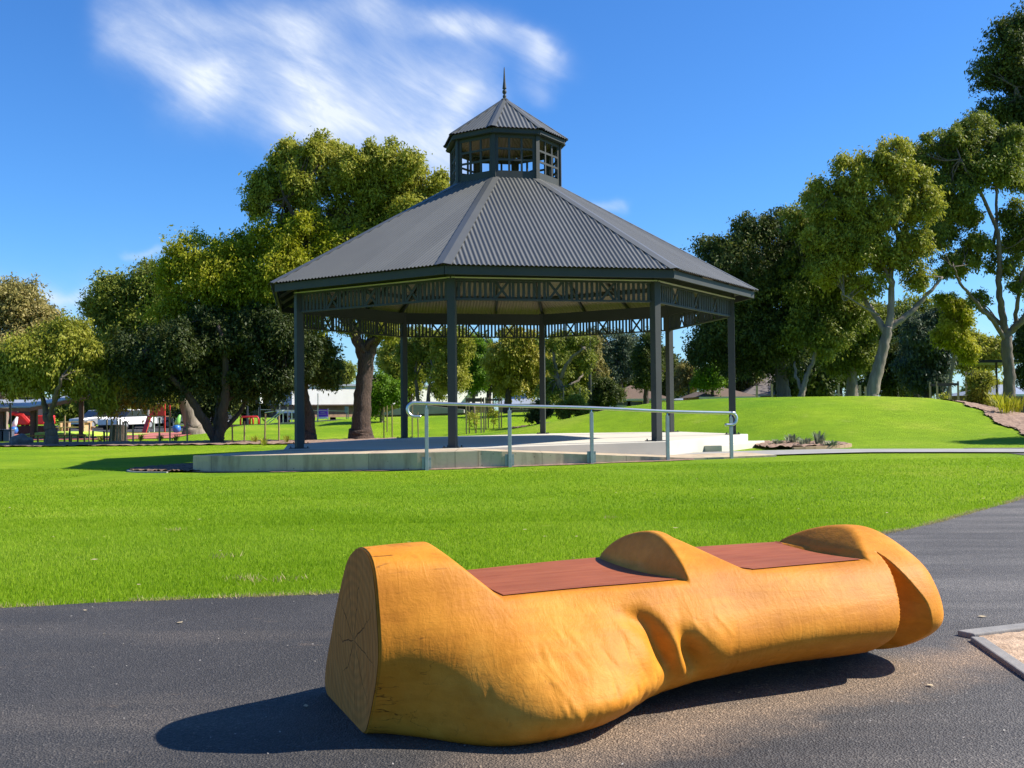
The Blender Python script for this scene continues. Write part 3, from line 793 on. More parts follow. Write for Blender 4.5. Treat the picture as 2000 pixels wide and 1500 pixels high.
rot8(hip_cap(RE + .07, ZE - .035, RL, ZL, .17, 'hip_cap'))
mb = MB()
mb.bar(octp(RE - .1, 0, roofz(RE - .1) - .10), octp(RL, 0, ZL - .10), .07, .14); rot8(mb.build('hip_rafter', SD, gz))
for t in (1 / 3, 2 / 3):
    lo = octp(RE - .1, 0).lerp(octp(RE - .1, 1), t); hi_ = octp(RL + 1.6, 0).lerp(octp(RL + 1.6, 1), t)
    mb = MB(); mb.bar(lo + Vector((0, 0, roofz(RE - .1) - .09)), hi_ + Vector((0, 0, roofz(RL + 1.6) - .09)), .05, .11); rot8(mb.build('rafter', SD, gz))
for rr in (5.25, 4.45, 3.65, 2.8):
    e0, e1 = octp(rr, 0, roofz(rr) - .075), octp(rr, 1, roofz(rr) - .075)
    mb = MB(); mb.bar(e0, e1, .14, .10); rot8(mb.build('purlin', SD, gz))
# lantern
lb0 = ZL - .05; lt = ZLE - .14
la, lbp = octp(RL, 0), octp(RL, 1); ld = (lbp - la); LL = ld.length; ld.normalize(); ln = Vector((ld.y, -ld.x, 0))
lp = lambda u, z, o=0: la + ld * u + ln * o + Vector((0, 0, z))
mb = MB()
mb.bar(lp(0, lb0 + .12, .0), lp(LL, lb0 + .12, .0), .04, .26)
mb.bar(lp(0, lt - .02), lp(LL, lt - .02), .05, .10)
zb_, zt_ = lb0 + .25, lt - .07
for i in range(4):
    u = .07 + (LL - .14) * i / 3
    mb.bar(lp(u, zb_), lp(u, zt_), .08 if i in (0, 3) else .05, .035, up=ln)
for j in (1, 2): mb.bar(lp(.06, zb_ + (zt_ - zb_) * j / 3, .003), lp(LL - .06, zb_ + (zt_ - zb_) * j / 3, .003), .03, .05)
rot8(mb.build('lantern_frame', SD, gz))
c0 = octp(RL, 0); mb = MB(); mb.box((c0.x, c0.y, (lb0 + lt + .08) / 2), (.10, .10, lt + .08 - lb0), TH); rot8(mb.build('lantern_post', SD, gz))
mb = MB(); mb.bar(lp(-.02, lb0 - .0, .05), lp(LL + .02, lb0 - .0, .05), .14, .02); rot8(mb.build('flashing', M['roof'], gz))
e0, e1 = edge(RLE - .05, ZLE - .075); mb = MB(); mb.bar(e0, e1, .03, .12); rot8(mb.build('lantern_fascia', SD, gz))
e0, e1 = edge((RLE + RL) / 2 - .04, ZLE - .115); mb = MB(); mb.bar(e0, e1, .24, .015); rot8(mb.build('lantern_soffit', SD, gz))
rot8(corr_panel('lantern_roof', M['roof'], RLE, ZLE, .03, ZAP - .02, 12, .012, .022, .035))
rot8(corr_panel('lantern_ceiling', M['cream'], RLE - .1, ZLE + .02, .05, ZAP - .06, 12, .008, -.012))
rot8(hip_cap(RLE + .045, ZLE - .02, .03, ZAP - .02, .10, 'lantern_hip', .045))
for o in side0:
    for k in range(1, 8):
        c = o.copy(); COL.objects.link(c); c.parent = gz; c.rotation_euler = (0, 0, k * PI / 4)
mb = MB()
for k in range(4):
    mb.bar(octp(RL, k, zb_ + .05), octp(RL, k + 4, zb_ + .05 + .001 * k), .05, .06)
mb.build('cross_brace', SD, gz)
mb = MB(); mb.lathe([(.0, ZTIP), (.012, ZTIP - .05), (.03, 9.55), (.05, 9.38), (.055, 9.36), (.028, 9.345), (.026, 9.335), (.05, 9.31), (.058, 9.275), (.05, 9.24), (.026, 9.215), (.028, 9.2), (.05, 9.17), (.045, 9.14), (.04, 9.10), (.07, 9.04), (.10, 8.98)], (GC.x, GC.y, 0), 20)
mb.build('spire', SD, gz, smooth=True)

# ------------------------------------------------------------------ handrail
rl = thing('handrail', 'silver galvanised handrail with looped ends along the concrete ramp', 'handrail', F0.copy())
posts = []
fl_dir = (Vector((P2[0], P2[1], 0)) - Vector((P1[0], P1[1], 0))).normalized()
def front(px):
    if px < 850:
        d_ = ray(px, 900); p1 = Vector((P1[0], P1[1], 0)); p2 = off(B_ + bc * .35, 1.5); p2 = Vector((p2[0], p2[1], 0)); p1 = Vector((P2[0], P2[1], 0))
    else: d_ = ray(px, 900); p1, p2 = F0, F1
    k = d_[0] / d_[1]; dd = p2 - p1; t = (k * p1.y - p1.x) / (dd.x - k * dd.y)
    return p1 + dd * t
outn = Vector((nb.x, nb.y, 0))
for px, pyt in ((833, 789), (995, 794), (1155, 798), (1303, 805), (1427, 808)):
    p = front(px) + outn * .045; zt = P(px, pyt, p.y).z; zg = tz(p.x, p.y) - .03
    posts.append((p, zt))
    mb = MB(); mb.box((p.x, p.y, (zg + zt - .07) / 2), (.065, .045, zt - .07 - zg), math.atan2(bc.y, bc.x))
    po = mb.build('post', M['galv_dull'], rl, bevel=.004)
    mb = MB(); mb.tube([p + Vector((0, 0, zt - .12)), p + Vector((0, 0, zt - .06)) - outn * .0, p + Vector((0, 0, zt - .005))], .012, 8); mb.build('bracket', M['galv'], po, smooth=True)
    if px < 1200:
        mb = MB(); f0 = front(px); mb.box((f0.x + outn.x * .012, f0.y + outn.y * .012, tz(f0.x, f0.y) + .13), (.17, .014, .22), math.atan2(bc.y, bc.x))
        for i in (-1, 1):
            for j in (-1, 1): mb.box((f0.x + outn.x * .024 + bc.x * i * .065, f0.y + outn.y * .024 + bc.y * i * .065, tz(f0.x, f0.y) + .13 + j * .08), (.02, .012, .02))
        mb.build('base_plate', M['galv_dull'], po)
top_ = [p + Vector((0, 0, zt + .015)) for p, zt in posts]
dl = (top_[0] - top_[1]).normalized(); dr = (top_[-1] - top_[-2]).normalized(); dr.z = 0
def loop(p, d_, r=.115, ext=.28):
    o = []
    p1 = p + d_ * ext
    for t in np.linspace(0, PI, 14): o.append(p1 + d_ * (r * math.sin(t)) + Vector((0, 0, -r + r * math.cos(t))))
    o.append(p1 + Vector((0, 0, -2 * r)) - d_ * .12)
    return o
path = loop(top_[0], dl, .125, .22)[::-1] + top_ + loop(top_[-1], dr, .115, .0)
fine = catmull([tuple(p) for p in path], 4)
mb = MB(); mb.tube(fine, .031, 14); mb.build('rail', M['galv'], rl, smooth=True)

exec_trees = True
# ------------------------------------------------------------------ trees
def blob3(bl, D, dd):
    px, py, rx, ry = bl[:4]; off_ = bl[4] if len(bl) > 4 else dd
    c = P(px, py, D); k = D / FPX
    return (c.x, c.y + off_, c.z, rx * k, max(rx, ry) * .9 * k, ry * k)
def crown_arrays(blobs, n, ls, seed, droop, clump=.30, hollow=.55):
    rs = np.random.RandomState(seed)
    areas = np.array([b[3] * b[5] + .3 * b[4] * b[3] for b in blobs]); pr = areas / areas.sum()
    sub = []
    for b, a in zip(blobs, pr):
        m = int(min(70, max(14, 26 * b[3] * b[5])))
        d = rs.normal(size=(m, 3)); d /= np.linalg.norm(d, axis=1)[:, None]
        r = hollow + (1 - hollow) * rs.rand(m) ** .6
        c = np.array(b[:3]) + d * r[:, None] * np.array(b[3:6]) * .86
        s = (min(b[3], b[5]) * clump) * rs.uniform(.55, 1.35, m)
        sub.append(np.concatenate([c, s[:, None], np.full((m, 1), a / m)], 1))
    sub = np.concatenate(sub); w = sub[:, 4] * sub[:, 3] ** 2 * rs.uniform(.6, 1.4, len(sub)); w /= w.sum()
    per = 13; nt = n // per + 1
    i = rs.choice(len(sub), nt, p=w)
    d = rs.normal(size=(nt, 3)); d /= np.linalg.norm(d, axis=1)[:, None]; d[:, 2] = d[:, 2] * .8 + .22
    d /= np.linalg.norm(d, axis=1)[:, None]
    o = sub[i, :3] + rs.normal(size=(nt, 3)) * (sub[i, 3] * .28)[:, None]
    Lt = sub[i, 3] * rs.uniform(.55, 1.45, nt)
    u = np.sqrt(rs.rand(nt, per)) * .85 + .15
    p = o[:, None] + d[:, None] * (Lt[:, None] * u)[..., None]
    p[..., 2] -= (droop * .34 * Lt)[:, None] * u ** 2
    p = (p + rs.normal(size=p.shape) * (.035 + .06 * ls / .15)).reshape(-1, 3)[:n]
    d = np.repeat(d, per, 0)[:n]; n = len(p)
    t = d * .55 + rs.normal(size=(n, 3)) * .45; t[:, 2] -= droop * .75
    t /= np.linalg.norm(t, axis=1)[:, None]
    q = np.cross(t, d * .8 + np.array([0, 0, .4]) + rs.normal(size=(n, 3)) * .6); q /= np.linalg.norm(q, axis=1)[:, None]
    L_ = ls * rs.uniform(.6, 1.35, n); W_ = L_ * rs.uniform(.16, .27, n)
    v = np.empty((n, 4, 3))
    v[:, 0] = p - t * L_[:, None] / 2; v[:, 2] = p + t * L_[:, None] / 2
    mid = p - t * (L_ * .08)[:, None]
    v[:, 1] = mid + q * W_[:, None]; v[:, 3] = mid - q * W_[:, None]
    return v.reshape(-1, 3), np.arange(4 * n).reshape(n, 4), sub
def wiggle(pts, rs, amp, n=5):
    p = catmull([tuple(q) for q in pts], n)
    j = rs.normal(0, amp, p.shape); j[0] = 0; j[-1] = 0
    return p + j
def tree(name, label, leaf, bark, D, base_px, trunk, limbs, blobs, n, ls=.17, droop=.8, seed=1, rb=.2, group=None, clump=.42, hollow=.35, cat='tree', twig=True, sink=.15):
    """trunk: list of (px,py,radius); limbs: list of such lists; blobs: crown masses (px,py,rx,ry[,depth offset])"""
    rs = np.random.RandomState(seed)
    b0 = P(base_px[0], base_px[1], D); b0.z = tz(b0.x, b0.y)
    root = thing(name, label, cat, b0, group)
    mb = MB()
    def put(pts, amp=.03, first=None):
        q = [P(px, py, D) for px, py, r in pts]; rad = [r for _, _, r in pts]
        dd = rs.uniform(-1, 1) * .5
        for i, v in enumerate(q):
            if first is None and i > 0: v.y += 0
            elif first is not None: v.y += dd * i
        if first is not None: q[0] = first
        f = catmull([tuple(v) for v in q], 5); rr = np.interp(np.linspace(0, len(rad) - 1, len(f)), range(len(rad)), rad)
        f[1:-1] += rs.normal(0, amp, f[1:-1].shape) * .5
        rr = rr * (1 + rs.normal(0, .02, len(rr)))
        mb.tube(f, list(np.maximum(rr, .012)), 10)
        return q
    tp = [P(px, py, D) for px, py, r in trunk]
    tr = list(trunk); 
    q0 = b0.copy(); q0.z -= sink
    pts = [q0] + tp; rad = [tr[0][2] * 1.45] + [r for *_, r in tr]
    b1 = b0.copy(); b1.z += .35
    pts = [q0, b1.lerp(tp[0], .02)] + tp; rad = [tr[0][2] * 1.45, tr[0][2] * 1.15] + [r for *_, r in tr]
    f = catmull([tuple(v) for v in pts], 6); rr = np.interp(np.linspace(0, len(rad) - 1, len(f)), range(len(rad)), rad) * (1 + rs.normal(0, .018, len(f)))
    f[4:-1] += rs.normal(0, .015, f[4:-1].shape)
    mb.tube(f, list(np.maximum(rr, .015)), 14)
    ends = [(tp[-1], tr[-1][2])]
    for lm in limbs:
        st = P(lm[0][0], lm[0][1], D); q = put(lm, .05, st); ends.append((q[-1], lm[-1][2]))
    n = int(n * 2.1); ls = ls * .80
    bl = [blob3(b, D, rs.uniform(-.35, .35) * b[2] * D / FPX) for b in blobs]
    v, fc, sub = crown_arrays(bl, n, ls, seed + 50, droop, clump, hollow)
    if twig:
        for b in bl:
            c = Vector(b[:3]); e, er = min(ends, key=lambda t: (t[0] - c).length)
            mid = e.lerp(c, .5) + Vector(rs.normal(0, .25, 3))
            f = catmull([tuple(e), tuple(mid), tuple(c)], 5)
            r0 = max(.02, min(er * .8, .11)); mb.tube(f, list(np.linspace(r0, r0 * .45, len(f))), 7)
            near_ = sub[np.linalg.norm(sub[:, :3] - np.array(b[:3]), axis=1) < max(b[3], b[5]) * 1.1]
            for s_ in near_[rs.permutation(len(near_))[:9]]:
                a_ = Vector(f[rs.randint(3, len(f))]); z_ = Vector(s_[:3]); m2 = a_.lerp(z_, .55) + Vector((0, 0, .15))
                ff = catmull([tuple(a_), tuple(m2), tuple(z_)], 3)
                mb.tube(ff, list(np.linspace(r0 * .45, .012, len(ff))), 5, cap=False)
    mb.build('trunk', M[bark], root, smooth=True)
    np_mesh('crown', v, fc, M[leaf], root)
    return root

# --- left of the gazebo
tree('gum_tree', 'tall brownish olive gum rising at the left edge behind the shelter', 'leaf_brown', 'bark_pale', 56, (4, 862), [(6, 800, .28), (12, 740, .22), (25, 680, .16)], [[(12, 740, .16), (50, 690, .1), (70, 650, .06)]],
     [(20, 590, 62, 48), (70, 632, 48, 44), (-30, 610, 50, 60), (10, 665, 70, 45), (92, 655, 26, 26), (-60, 700, 60, 70)], 34000, .24, .9, 2)
tree('bottlebrush_tree', 'rounded olive bottlebrush tree in front of the skillion shelter', 'leaf_olive', 'bark_grey', 38.5, (101, 862), [(98, 835, .20), (92, 812, .16)],
     [[(92, 812, .13), (80, 790, .10), (66, 760, .07)], [(97, 828, .12), (112, 800, .10), (128, 778, .08), (150, 740, .05)], [(92, 812, .10), (104, 775, .07)]],
     [(50, 705, 62, 50), (120, 690, 66, 56), (178, 715, 46, 56), (25, 748, 46, 30), (85, 745, 52, 26), (196, 768, 30, 44), (140, 752, 42, 26), (-20, 730, 50, 56), (150, 655, 46, 28)], 46000, .17, 1.1, 3)
tree('dark_gum_tree', 'dark blue-green gum with thick pale trunk beside the red softfall', 'leaf_gum', 'bark_pale', 49, (379, 853), [(378, 835, .44), (368, 800, .36), (358, 760, .31), (340, 700, .24)],
     [[(345, 715, .2), (290, 640, .14), (250, 600, .08)], [(340, 700, .2), (330, 620, .14), (310, 570, .08)]],
     [(235, 578, 62, 42), (300, 555, 54, 42), (205, 610, 42, 42), (262, 640, 70, 52), (330, 620, 60, 60), (240, 700, 62, 58), (310, 720, 72, 60), (215, 770, 36, 44), (280, 775, 50, 34), (345, 520, 40, 26)], 52000, .21, .8, 4)
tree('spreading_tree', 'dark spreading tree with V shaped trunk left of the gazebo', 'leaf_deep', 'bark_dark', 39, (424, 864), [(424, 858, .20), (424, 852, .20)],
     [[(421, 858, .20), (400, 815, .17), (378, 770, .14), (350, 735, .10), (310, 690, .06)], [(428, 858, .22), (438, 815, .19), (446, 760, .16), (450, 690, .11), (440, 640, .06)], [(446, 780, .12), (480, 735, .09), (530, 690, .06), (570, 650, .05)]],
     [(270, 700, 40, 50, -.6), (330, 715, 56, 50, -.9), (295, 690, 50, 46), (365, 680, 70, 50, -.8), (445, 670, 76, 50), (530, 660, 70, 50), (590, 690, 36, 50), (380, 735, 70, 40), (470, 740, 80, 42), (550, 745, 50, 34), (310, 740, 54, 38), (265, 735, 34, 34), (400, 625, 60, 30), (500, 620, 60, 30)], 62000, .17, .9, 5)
tree('bright_green_tree', 'broad bright yellow-green tree behind the V shaped trunk', 'leaf_bright', 'bark_dark', 40.2, (426, 862), [(430, 800, .18), (440, 740, .16), (470, 690, .14)],
     [[(440, 740, .14), (410, 620, .11), (390, 540, .06)], [(470, 690, .14), (550, 600, .11), (600, 520, .06)]],
     [(405, 500, 74, 54), (365, 545, 52, 62), (470, 480, 54, 44), (545, 462, 54, 42), (605, 440, 50, 30), (600, 480, 60, 46, -.6), (655, 468, 52, 42), (695, 470, 26, 28), (460, 560, 90, 70), (560, 545, 84, 66), (640, 545, 58, 50), (345, 615, 50, 54), (440, 640, 90, 50), (540, 630, 80, 56), (620, 610, 40, 44)], 74000, .17, .9, 55)
tree('tall_gum_tree', 'tallest gum with rough brown trunk seen through the left of the gazebo', 'leaf_olive', 'bark_rough', 41, (705, 858), [(705, 845, .42), (707, 800, .36), (711, 740, .33), (717, 690, .32)],
     [[(712, 700, .26), (695, 655, .22), (660, 590, .16), (610, 480, .11), (570, 400, .06)], [(718, 700, .26), (738, 650, .2), (760, 560, .15), (770, 450, .10), (760, 380, .06)], [(765, 500, .1), (820, 440, .07)], [(690, 640, .12), (690, 500, .1), (680, 420, .07)]],
     [(570, 310, 44, 36), (630, 300, 50, 34), (690, 340, 50, 40), (600, 365, 62, 40), (530, 375, 40, 44), (500, 405, 34, 28), (745, 310, 44, 38), (790, 345, 54, 44), (850, 375, 46, 40), (735, 385, 66, 46), (820, 420, 70, 46), (670, 420, 60, 36), (880, 430, 34, 44), (590, 425, 50, 26), (640, 450, 66, 30), (560, 440, 40, 24), (760, 460, 80, 40), (700, 640, 44, 24), (760, 650, 36, 26)], 88000, .19, .9, 6)
tree('leaning_tree', 'dark leafy tree with leaning trunk just behind the left gazebo post', 'leaf_dark', 'bark_rough', 41, (603, 862), [(605, 845, .26), (603, 810, .22), (594, 770, .17), (598, 730, .13)],
     [[(594, 775, .12), (575, 745, .08)], [(598, 735, .1), (630, 700, .06)]],
     [(610, 690, 38, 44), (585, 735, 36, 36), (640, 735, 26, 28), (560, 690, 34, 50), (640, 680, 22, 18), (655, 715, 22, 22)], 24000, .17, .7, 7)
# --- behind, seen under the gazebo roof
tree('shrub_tree', 'small leafy green tree between the rough trunk and a back post', 'leaf_fresh', 'bark_grey', 52, (745, 835), [(746, 805, .07), (747, 780, .05)], [], [(735, 765, 30, 30), (762, 770, 28, 34), (745, 740, 24, 18), (728, 790, 20, 20)], 9000, .17, .5, 8)
tree('thin_gum_tree', 'thin gum with sky gaps above the white warehouse', 'leaf_gum', 'bark_grey', 66, (815, 815), [(816, 780, .13), (812, 730, .10), (815, 700, .07)], [[(812, 735, .06), (835, 690, .04)]],
     [(800, 690, 26, 26), (836, 672, 32, 24), (818, 650, 40, 16), (800, 735, 18, 22), (845, 720, 24, 26), (858, 760, 20, 20)], 9500, .22, .9, 9)
tree('green_gum_tree', 'loose green gum with slender trunk left of centre under the roof', 'leaf_olive', 'bark_grey', 64, (836, 812), [(836, 790, .15), (838, 760, .1), (846, 715, .07)], [], [(870, 690, 32, 30), (880, 735, 30, 34), (866, 655, 40, 16), (895, 680, 26, 30)], 11000, .22, .9, 10)
tree('lime_green_tree', 'fresh lime green tree between the two middle posts', 'leaf_fresh', 'bark_grey', 72, (925, 815), [(925, 780, .12), (927, 740, .09)], [], [(925, 700, 28, 32), (945, 735, 26, 26), (915, 745, 22, 30), (940, 670, 30, 16)], 8000, .24, .6, 11)
tree('weeping_gum_tree', 'dense yellow-olive weeping gum behind the centre of the gazebo', 'leaf_yellow', 'bark_dark', 58, (992, 822), [(992, 790, .22), (994, 760, .17), (1000, 720, .12)], [[(994, 760, .1), (1020, 710, .07)]],
     [(1000, 690, 40, 36), (1040, 700, 34, 46), (985, 730, 32, 32), (1020, 750, 40, 28), (968, 700, 26, 34), (1010, 655, 52, 18)], 24000, .2, 1.3, 12)
tree('white_limbed_gum_tree', 'gum with white forking limbs right of the centre back post', 'leaf_gum', 'bark_pale', 54, (1098, 822), [(1097, 790, .20), (1094, 755, .17), (1090, 738, .14)],
     [[(1092, 745, .12), (1084, 715, .09), (1080, 680, .06), (1072, 672, .04)], [(1094, 740, .12), (1110, 705, .09), (1140, 680, .06)], [(1094, 760, .10), (1125, 745, .07), (1142, 728, .04)]],
     [(1090, 665, 40, 18), (1130, 660, 34, 18), (1075, 760, 22, 26), (1120, 770, 26, 20), (1145, 700, 18, 26), (1070, 720, 14, 24)], 9000, .19, .9, 13)
tree('hazy_gum_tree', 'pale blue-green open gum behind the thin light pole', 'leaf_blue', 'bark_grey', 74, (1215, 800), [(1214, 760, .16), (1206, 720, .12), (1200, 690, .08)], [[(1206, 725, .08), (1225, 690, .05)]],
     [(1175, 690, 28, 30), (1210, 680, 30, 30), (1190, 730, 36, 26), (1232, 715, 22, 34), (1180, 655, 50, 16), (1230, 665, 24, 18)], 11000, .24, .8, 14)
tree('brown_gum_tree', 'brownish gum beside the thin light pole under the roof', 'leaf_brown', 'bark_grey', 68, (1168, 800), [(1168, 770, .14), (1166, 720, .1)], [], [(1160, 700, 16, 34), (1172, 735, 18, 24), (1158, 665, 22, 20)], 6500, .22, .9, 15)
tree('dark_shrub', 'dark dense shrub beside the mound left of the tile roofed house', 'leaf_dark', 'bark_dark', 56, (1186, 800), [(1186, 790, .08), (1186, 775, .05)], [], [(1180, 765, 24, 26), (1202, 772, 18, 20), (1165, 785, 16, 16)], 7500, .17, .5, 16, cat='shrub')
tree('dark_cypress', 'dark upright tree against the right front gazebo post', 'leaf_dark', 'bark_dark', 62, (1262, 800), [(1262, 770, .16), (1262, 720, .1)], [], [(1262, 690, 24, 30), (1258, 735, 22, 32), (1272, 665, 28, 20), (1285, 720, 16, 34)], 11000, .19, .5, 17)
tree('mulch_shrub', 'dark green shrub on the mulch hollow behind the handrail', 'leaf_dark', 'bark_dark', 47, (1052, 826), [(1052, 818, .05), (1052, 805, .04)], [], [(1045, 808, 18, 16), (1060, 800, 16, 18)], 4500, .14, .4, 18, cat='shrub')
tree('leafy_shrub', 'olive shrub on the mound edge beside the two timber stakes', 'leaf_olive', 'bark_dark', 47.5, (1112, 818), [(1112, 812, .05), (1112, 800, .03)], [], [(1105, 800, 16, 18), (1122, 790, 16, 20), (1140, 805, 14, 12)], 5000, .15, .5, 19, cat='shrub')
# --- right of the gazebo
tree('big_dark_gum_tree', 'big dark rounded gum at the right of the gazebo roof', 'leaf_dark', 'bark_grey', 47, (1532, 792), [(1530, 765, .32), (1524, 720, .27), (1520, 680, .23), (1512, 630, .17)],
     [[(1522, 700, .2), (1470, 620, .13), (1420, 540, .07)], [(1516, 660, .18), (1540, 580, .12), (1530, 500, .07)]],
     [(1410, 495, 54, 48), (1470, 460, 60, 42), (1530, 440, 50, 36), (1390, 560, 42, 60), (1450, 550, 76, 66), (1530, 530, 70, 66), (1400, 640, 50, 50), (1470, 640, 72, 60), (1560, 620, 58, 62), (1380, 690, 44, 40), (1450, 705, 60, 36), (1530, 705, 50, 34), (1575, 470, 36, 40)], 78000, .19, .9, 20)
tree('green_gum_tree', 'mid green gum with slender leaning trunk beside the big dark gum', 'leaf_gum', 'bark_pale', 45, (1562, 792), [(1566, 770, .14), (1576, 735, .11), (1590, 700, .09), (1600, 640, .06)], [[(1568, 765, .09), (1560, 735, .07), (1562, 705, .05)]],
     [(1580, 560, 48, 50), (1620, 590, 52, 54), (1560, 640, 40, 44), (1610, 660, 48, 40), (1555, 520, 30, 34), (1640, 540, 40, 40), (1600, 480, 46, 40), (1560, 430, 40, 34), (1670, 600, 40, 50)], 34000, .19, .9, 21)
tree('leaning_white_gum_tree', 'white limbed gum leaning right from the crest of the grass mound', 'leaf_olive', 'bark_pale', 43, (1700, 790), [(1706, 760, .27), (1716, 715, .24), (1728, 670, .21), (1734, 640, .19)],
     [[(1732, 650, .15), (1716, 615, .12), (1698, 580, .10), (1686, 550, .08), (1668, 532, .05)], [(1735, 645, .17), (1740, 590, .14), (1744, 540, .11), (1756, 470, .08), (1745, 400, .05)], [(1735, 645, .15), (1765, 622, .13), (1800, 590, .10), (1825, 562, .07), (1845, 540, .05)], [(1744, 560, .08), (1700, 470, .06), (1670, 400, .04)], [(1716, 615, .06), (1680, 598, .04), (1640, 575, .03)]],
     [(1610, 378, 46, 32), (1660, 345, 50, 36), (1715, 318, 50, 36), (1690, 395, 60, 36), (1760, 350, 44, 40), (1745, 420, 56, 36), (1640, 420, 46, 32), (1590, 410, 26, 26), (1660, 490, 54, 40), (1740, 500, 40, 40), (1620, 520, 50, 38), (1790, 470, 36, 40), (1690, 560, 40, 32), (1790, 540, 30, 30), (1690, 450, 60, 40), (1800, 400, 40, 40), (1640, 465, 50, 40), (1600, 460, 44, 34), (1745, 300, 40, 26)], 56000, .19, 1.0, 22, hollow=.45, clump=.36)
tree('forked_gum_tree', 'tall forked dark trunked gum with airy crown near the right edge', 'leaf_gum', 'bark_grey', 47, (1972, 800), [(1972, 770, .28), (1970, 720, .26), (1966, 675, .25), (1968, 645, .22)],
     [[(1964, 650, .18), (1952, 600, .16), (1944, 550, .13), (1938, 460, .10), (1900, 380, .07), (1860, 320, .05)], [(1970, 650, .18), (1985, 630, .15), (2010, 590, .12), (2040, 520, .08)], [(1984, 632, .1), (1980, 580, .09), (1984, 520, .07), (1990, 460, .04)], [(1964, 665, .12), (1930, 630, .10), (1890, 596, .08), (1850, 560, .06), (1828, 532, .03)], [(1940, 480, .08), (1945, 380, .06), (1925, 300, .04)]],
     [(1850, 275, 50, 32), (1910, 250, 48, 34), (1790, 295, 46, 34), (1960, 290, 46, 40), (1840, 340, 50, 30), (1905, 330, 50, 36), (1870, 425, 56, 36), (1830, 470, 48, 34), (1910, 480, 40, 30), (1985, 430, 36, 40), (1960, 520, 34, 26), (1890, 510, 40, 30), (1840, 520, 34, 26), (1990, 560, 30, 30), (1912, 590, 26, 22), (1985, 340, 30, 40), (1950, 330, 44, 40), (1880, 300, 50, 40), (1860, 380, 46, 36), (1990, 480, 34, 36)], 52000, .19, 1.0, 23, hollow=.5, clump=.33)
tree('near_gum_tree', 'dark gum crown entering the top right corner of the view', 'leaf_dark', 'bark_grey', 52, (2110, 800), [(2105, 700, .5), (2090, 500, .42), (2060, 350, .3)], [[(2070, 400, .2), (2010, 260, .13), (1970, 180, .07)], [(2060, 350, .2), (2010, 140, .1), (1985, 70, .05)]],
     [(1960, 80, 44, 40), (2000, 50, 50, 40), (1930, 140, 36, 40), (1985, 140, 56, 50), (1950, 210, 46, 34), (2000, 230, 56, 52), (1985, 300, 44, 32), (2060, 150, 60, 90), (2060, 300, 60, 80)], 46000, .22, .9, 24)
tree('she_oak', 'dark feathery tree right of the leaning white gum', 'leaf_blue', 'bark_dark', 56, (1812, 795), [(1812, 770, .2), (1810, 720, .15), (1812, 650, .1)], [], [(1800, 650, 34, 44), (1830, 690, 30, 46), (1785, 710, 30, 44), (1815, 745, 36, 30), (1840, 620, 26, 30)], 21000, .22, 1.1, 25)
tree('yellow_green_gum_tree', 'yellow-green drooping gum with pale stem before the forked gum', 'leaf_bright', 'bark_pale', 50, (1850, 800), [(1852, 770, .10), (1860, 720, .08), (1866, 660, .05)], [], [(1866, 615, 24, 36), (1872, 665, 26, 30), (1848, 650, 20, 34), (1890, 690, 22, 22), (1850, 590, 20, 24)], 14000, .18, 1.2, 26)
tree('stump_gum_tree', 'gum with pale split trunk in the shade left of the leaning gum', 'leaf_gum', 'bark_pale', 49, (1664, 795), [(1664, 770, .3), (1664, 730, .22), (1660, 690, .15)], [], [(1650, 640, 46, 40), (1680, 690, 36, 34), (1640, 700, 34, 34), (1690, 620, 34, 40)], 26000, .19, 1.0, 27)
tree('back_dark_tree', 'dark bushy tree low behind the crest of the mound', 'leaf_dark', 'bark_dark', 60, (1750, 800), [(1750, 770, .16), (1750, 740, .1)], [], [(1740, 735, 40, 36), (1775, 700, 34, 40), (1720, 700, 30, 36), (1700, 750, 30, 24)], 17000, .22, .7, 28)
tree('leafy_shrub', 'bright green shrub below the big dark gum beside the far gazebo post', 'leaf_fresh', 'bark_dark', 66, (1392, 790), [(1392, 770, .1), (1392, 755, .07)], [], [(1380, 742, 28, 22), (1405, 735, 24, 24), (1395, 715, 20, 14)], 9000, .2, .5, 29, cat='shrub')
tree('street_tree', 'small brown-green street tree by the gap right of the back post', 'leaf_brown', 'bark_grey', 78, (1345, 795), [(1345, 775, .1), (1345, 750, .07)], [], [(1340, 728, 20, 26), (1355, 745, 16, 20), (1330, 750, 14, 20)], 6000, .24, .8, 30)
tree('dark_hedge_tree', 'dark green tree right of the forked gum at the right edge', 'leaf_dark', 'bark_dark', 55, (2020, 800), [(2020, 760, .2), (2018, 700, .14)], [], [(2005, 680, 34, 36), (2030, 640, 40, 40), (1998, 730, 24, 30), (2040, 720, 40, 50)], 16000, .2, .7, 31)
tree('bank_shrub', 'grey-green bushy shrub on the mulch slope right of the mound', 'leaf_olive', 'bark_dark', 36, (1912, 800), [(1912, 790, .05), (1912, 770, .04)], [[(1912, 780, .03), (1900, 740, .02)]], [(1908, 770, 16, 24), (1922, 750, 16, 22), (1905, 738, 12, 14), (1926, 785, 12, 14)], 5500, .13, .6, 32, cat='shrub')
# off-frame tree on the right whose shade lies on the lawn beyond the path
bx = Vector((20.5, 25.2, 0))
tree('shade_tree', 'tree beyond the right edge that shades the lawn', 'leaf_gum', 'bark_grey', 25.2, (2330, 860), [(2328, 780, .16), (2325, 700, .13), (2320, 640, .1)], [], [(2260, 600, 90, 60), (2370, 590, 100, 70), (2320, 540, 90, 60), (2440, 630, 80, 50)], 24000, .17, .8, 33)
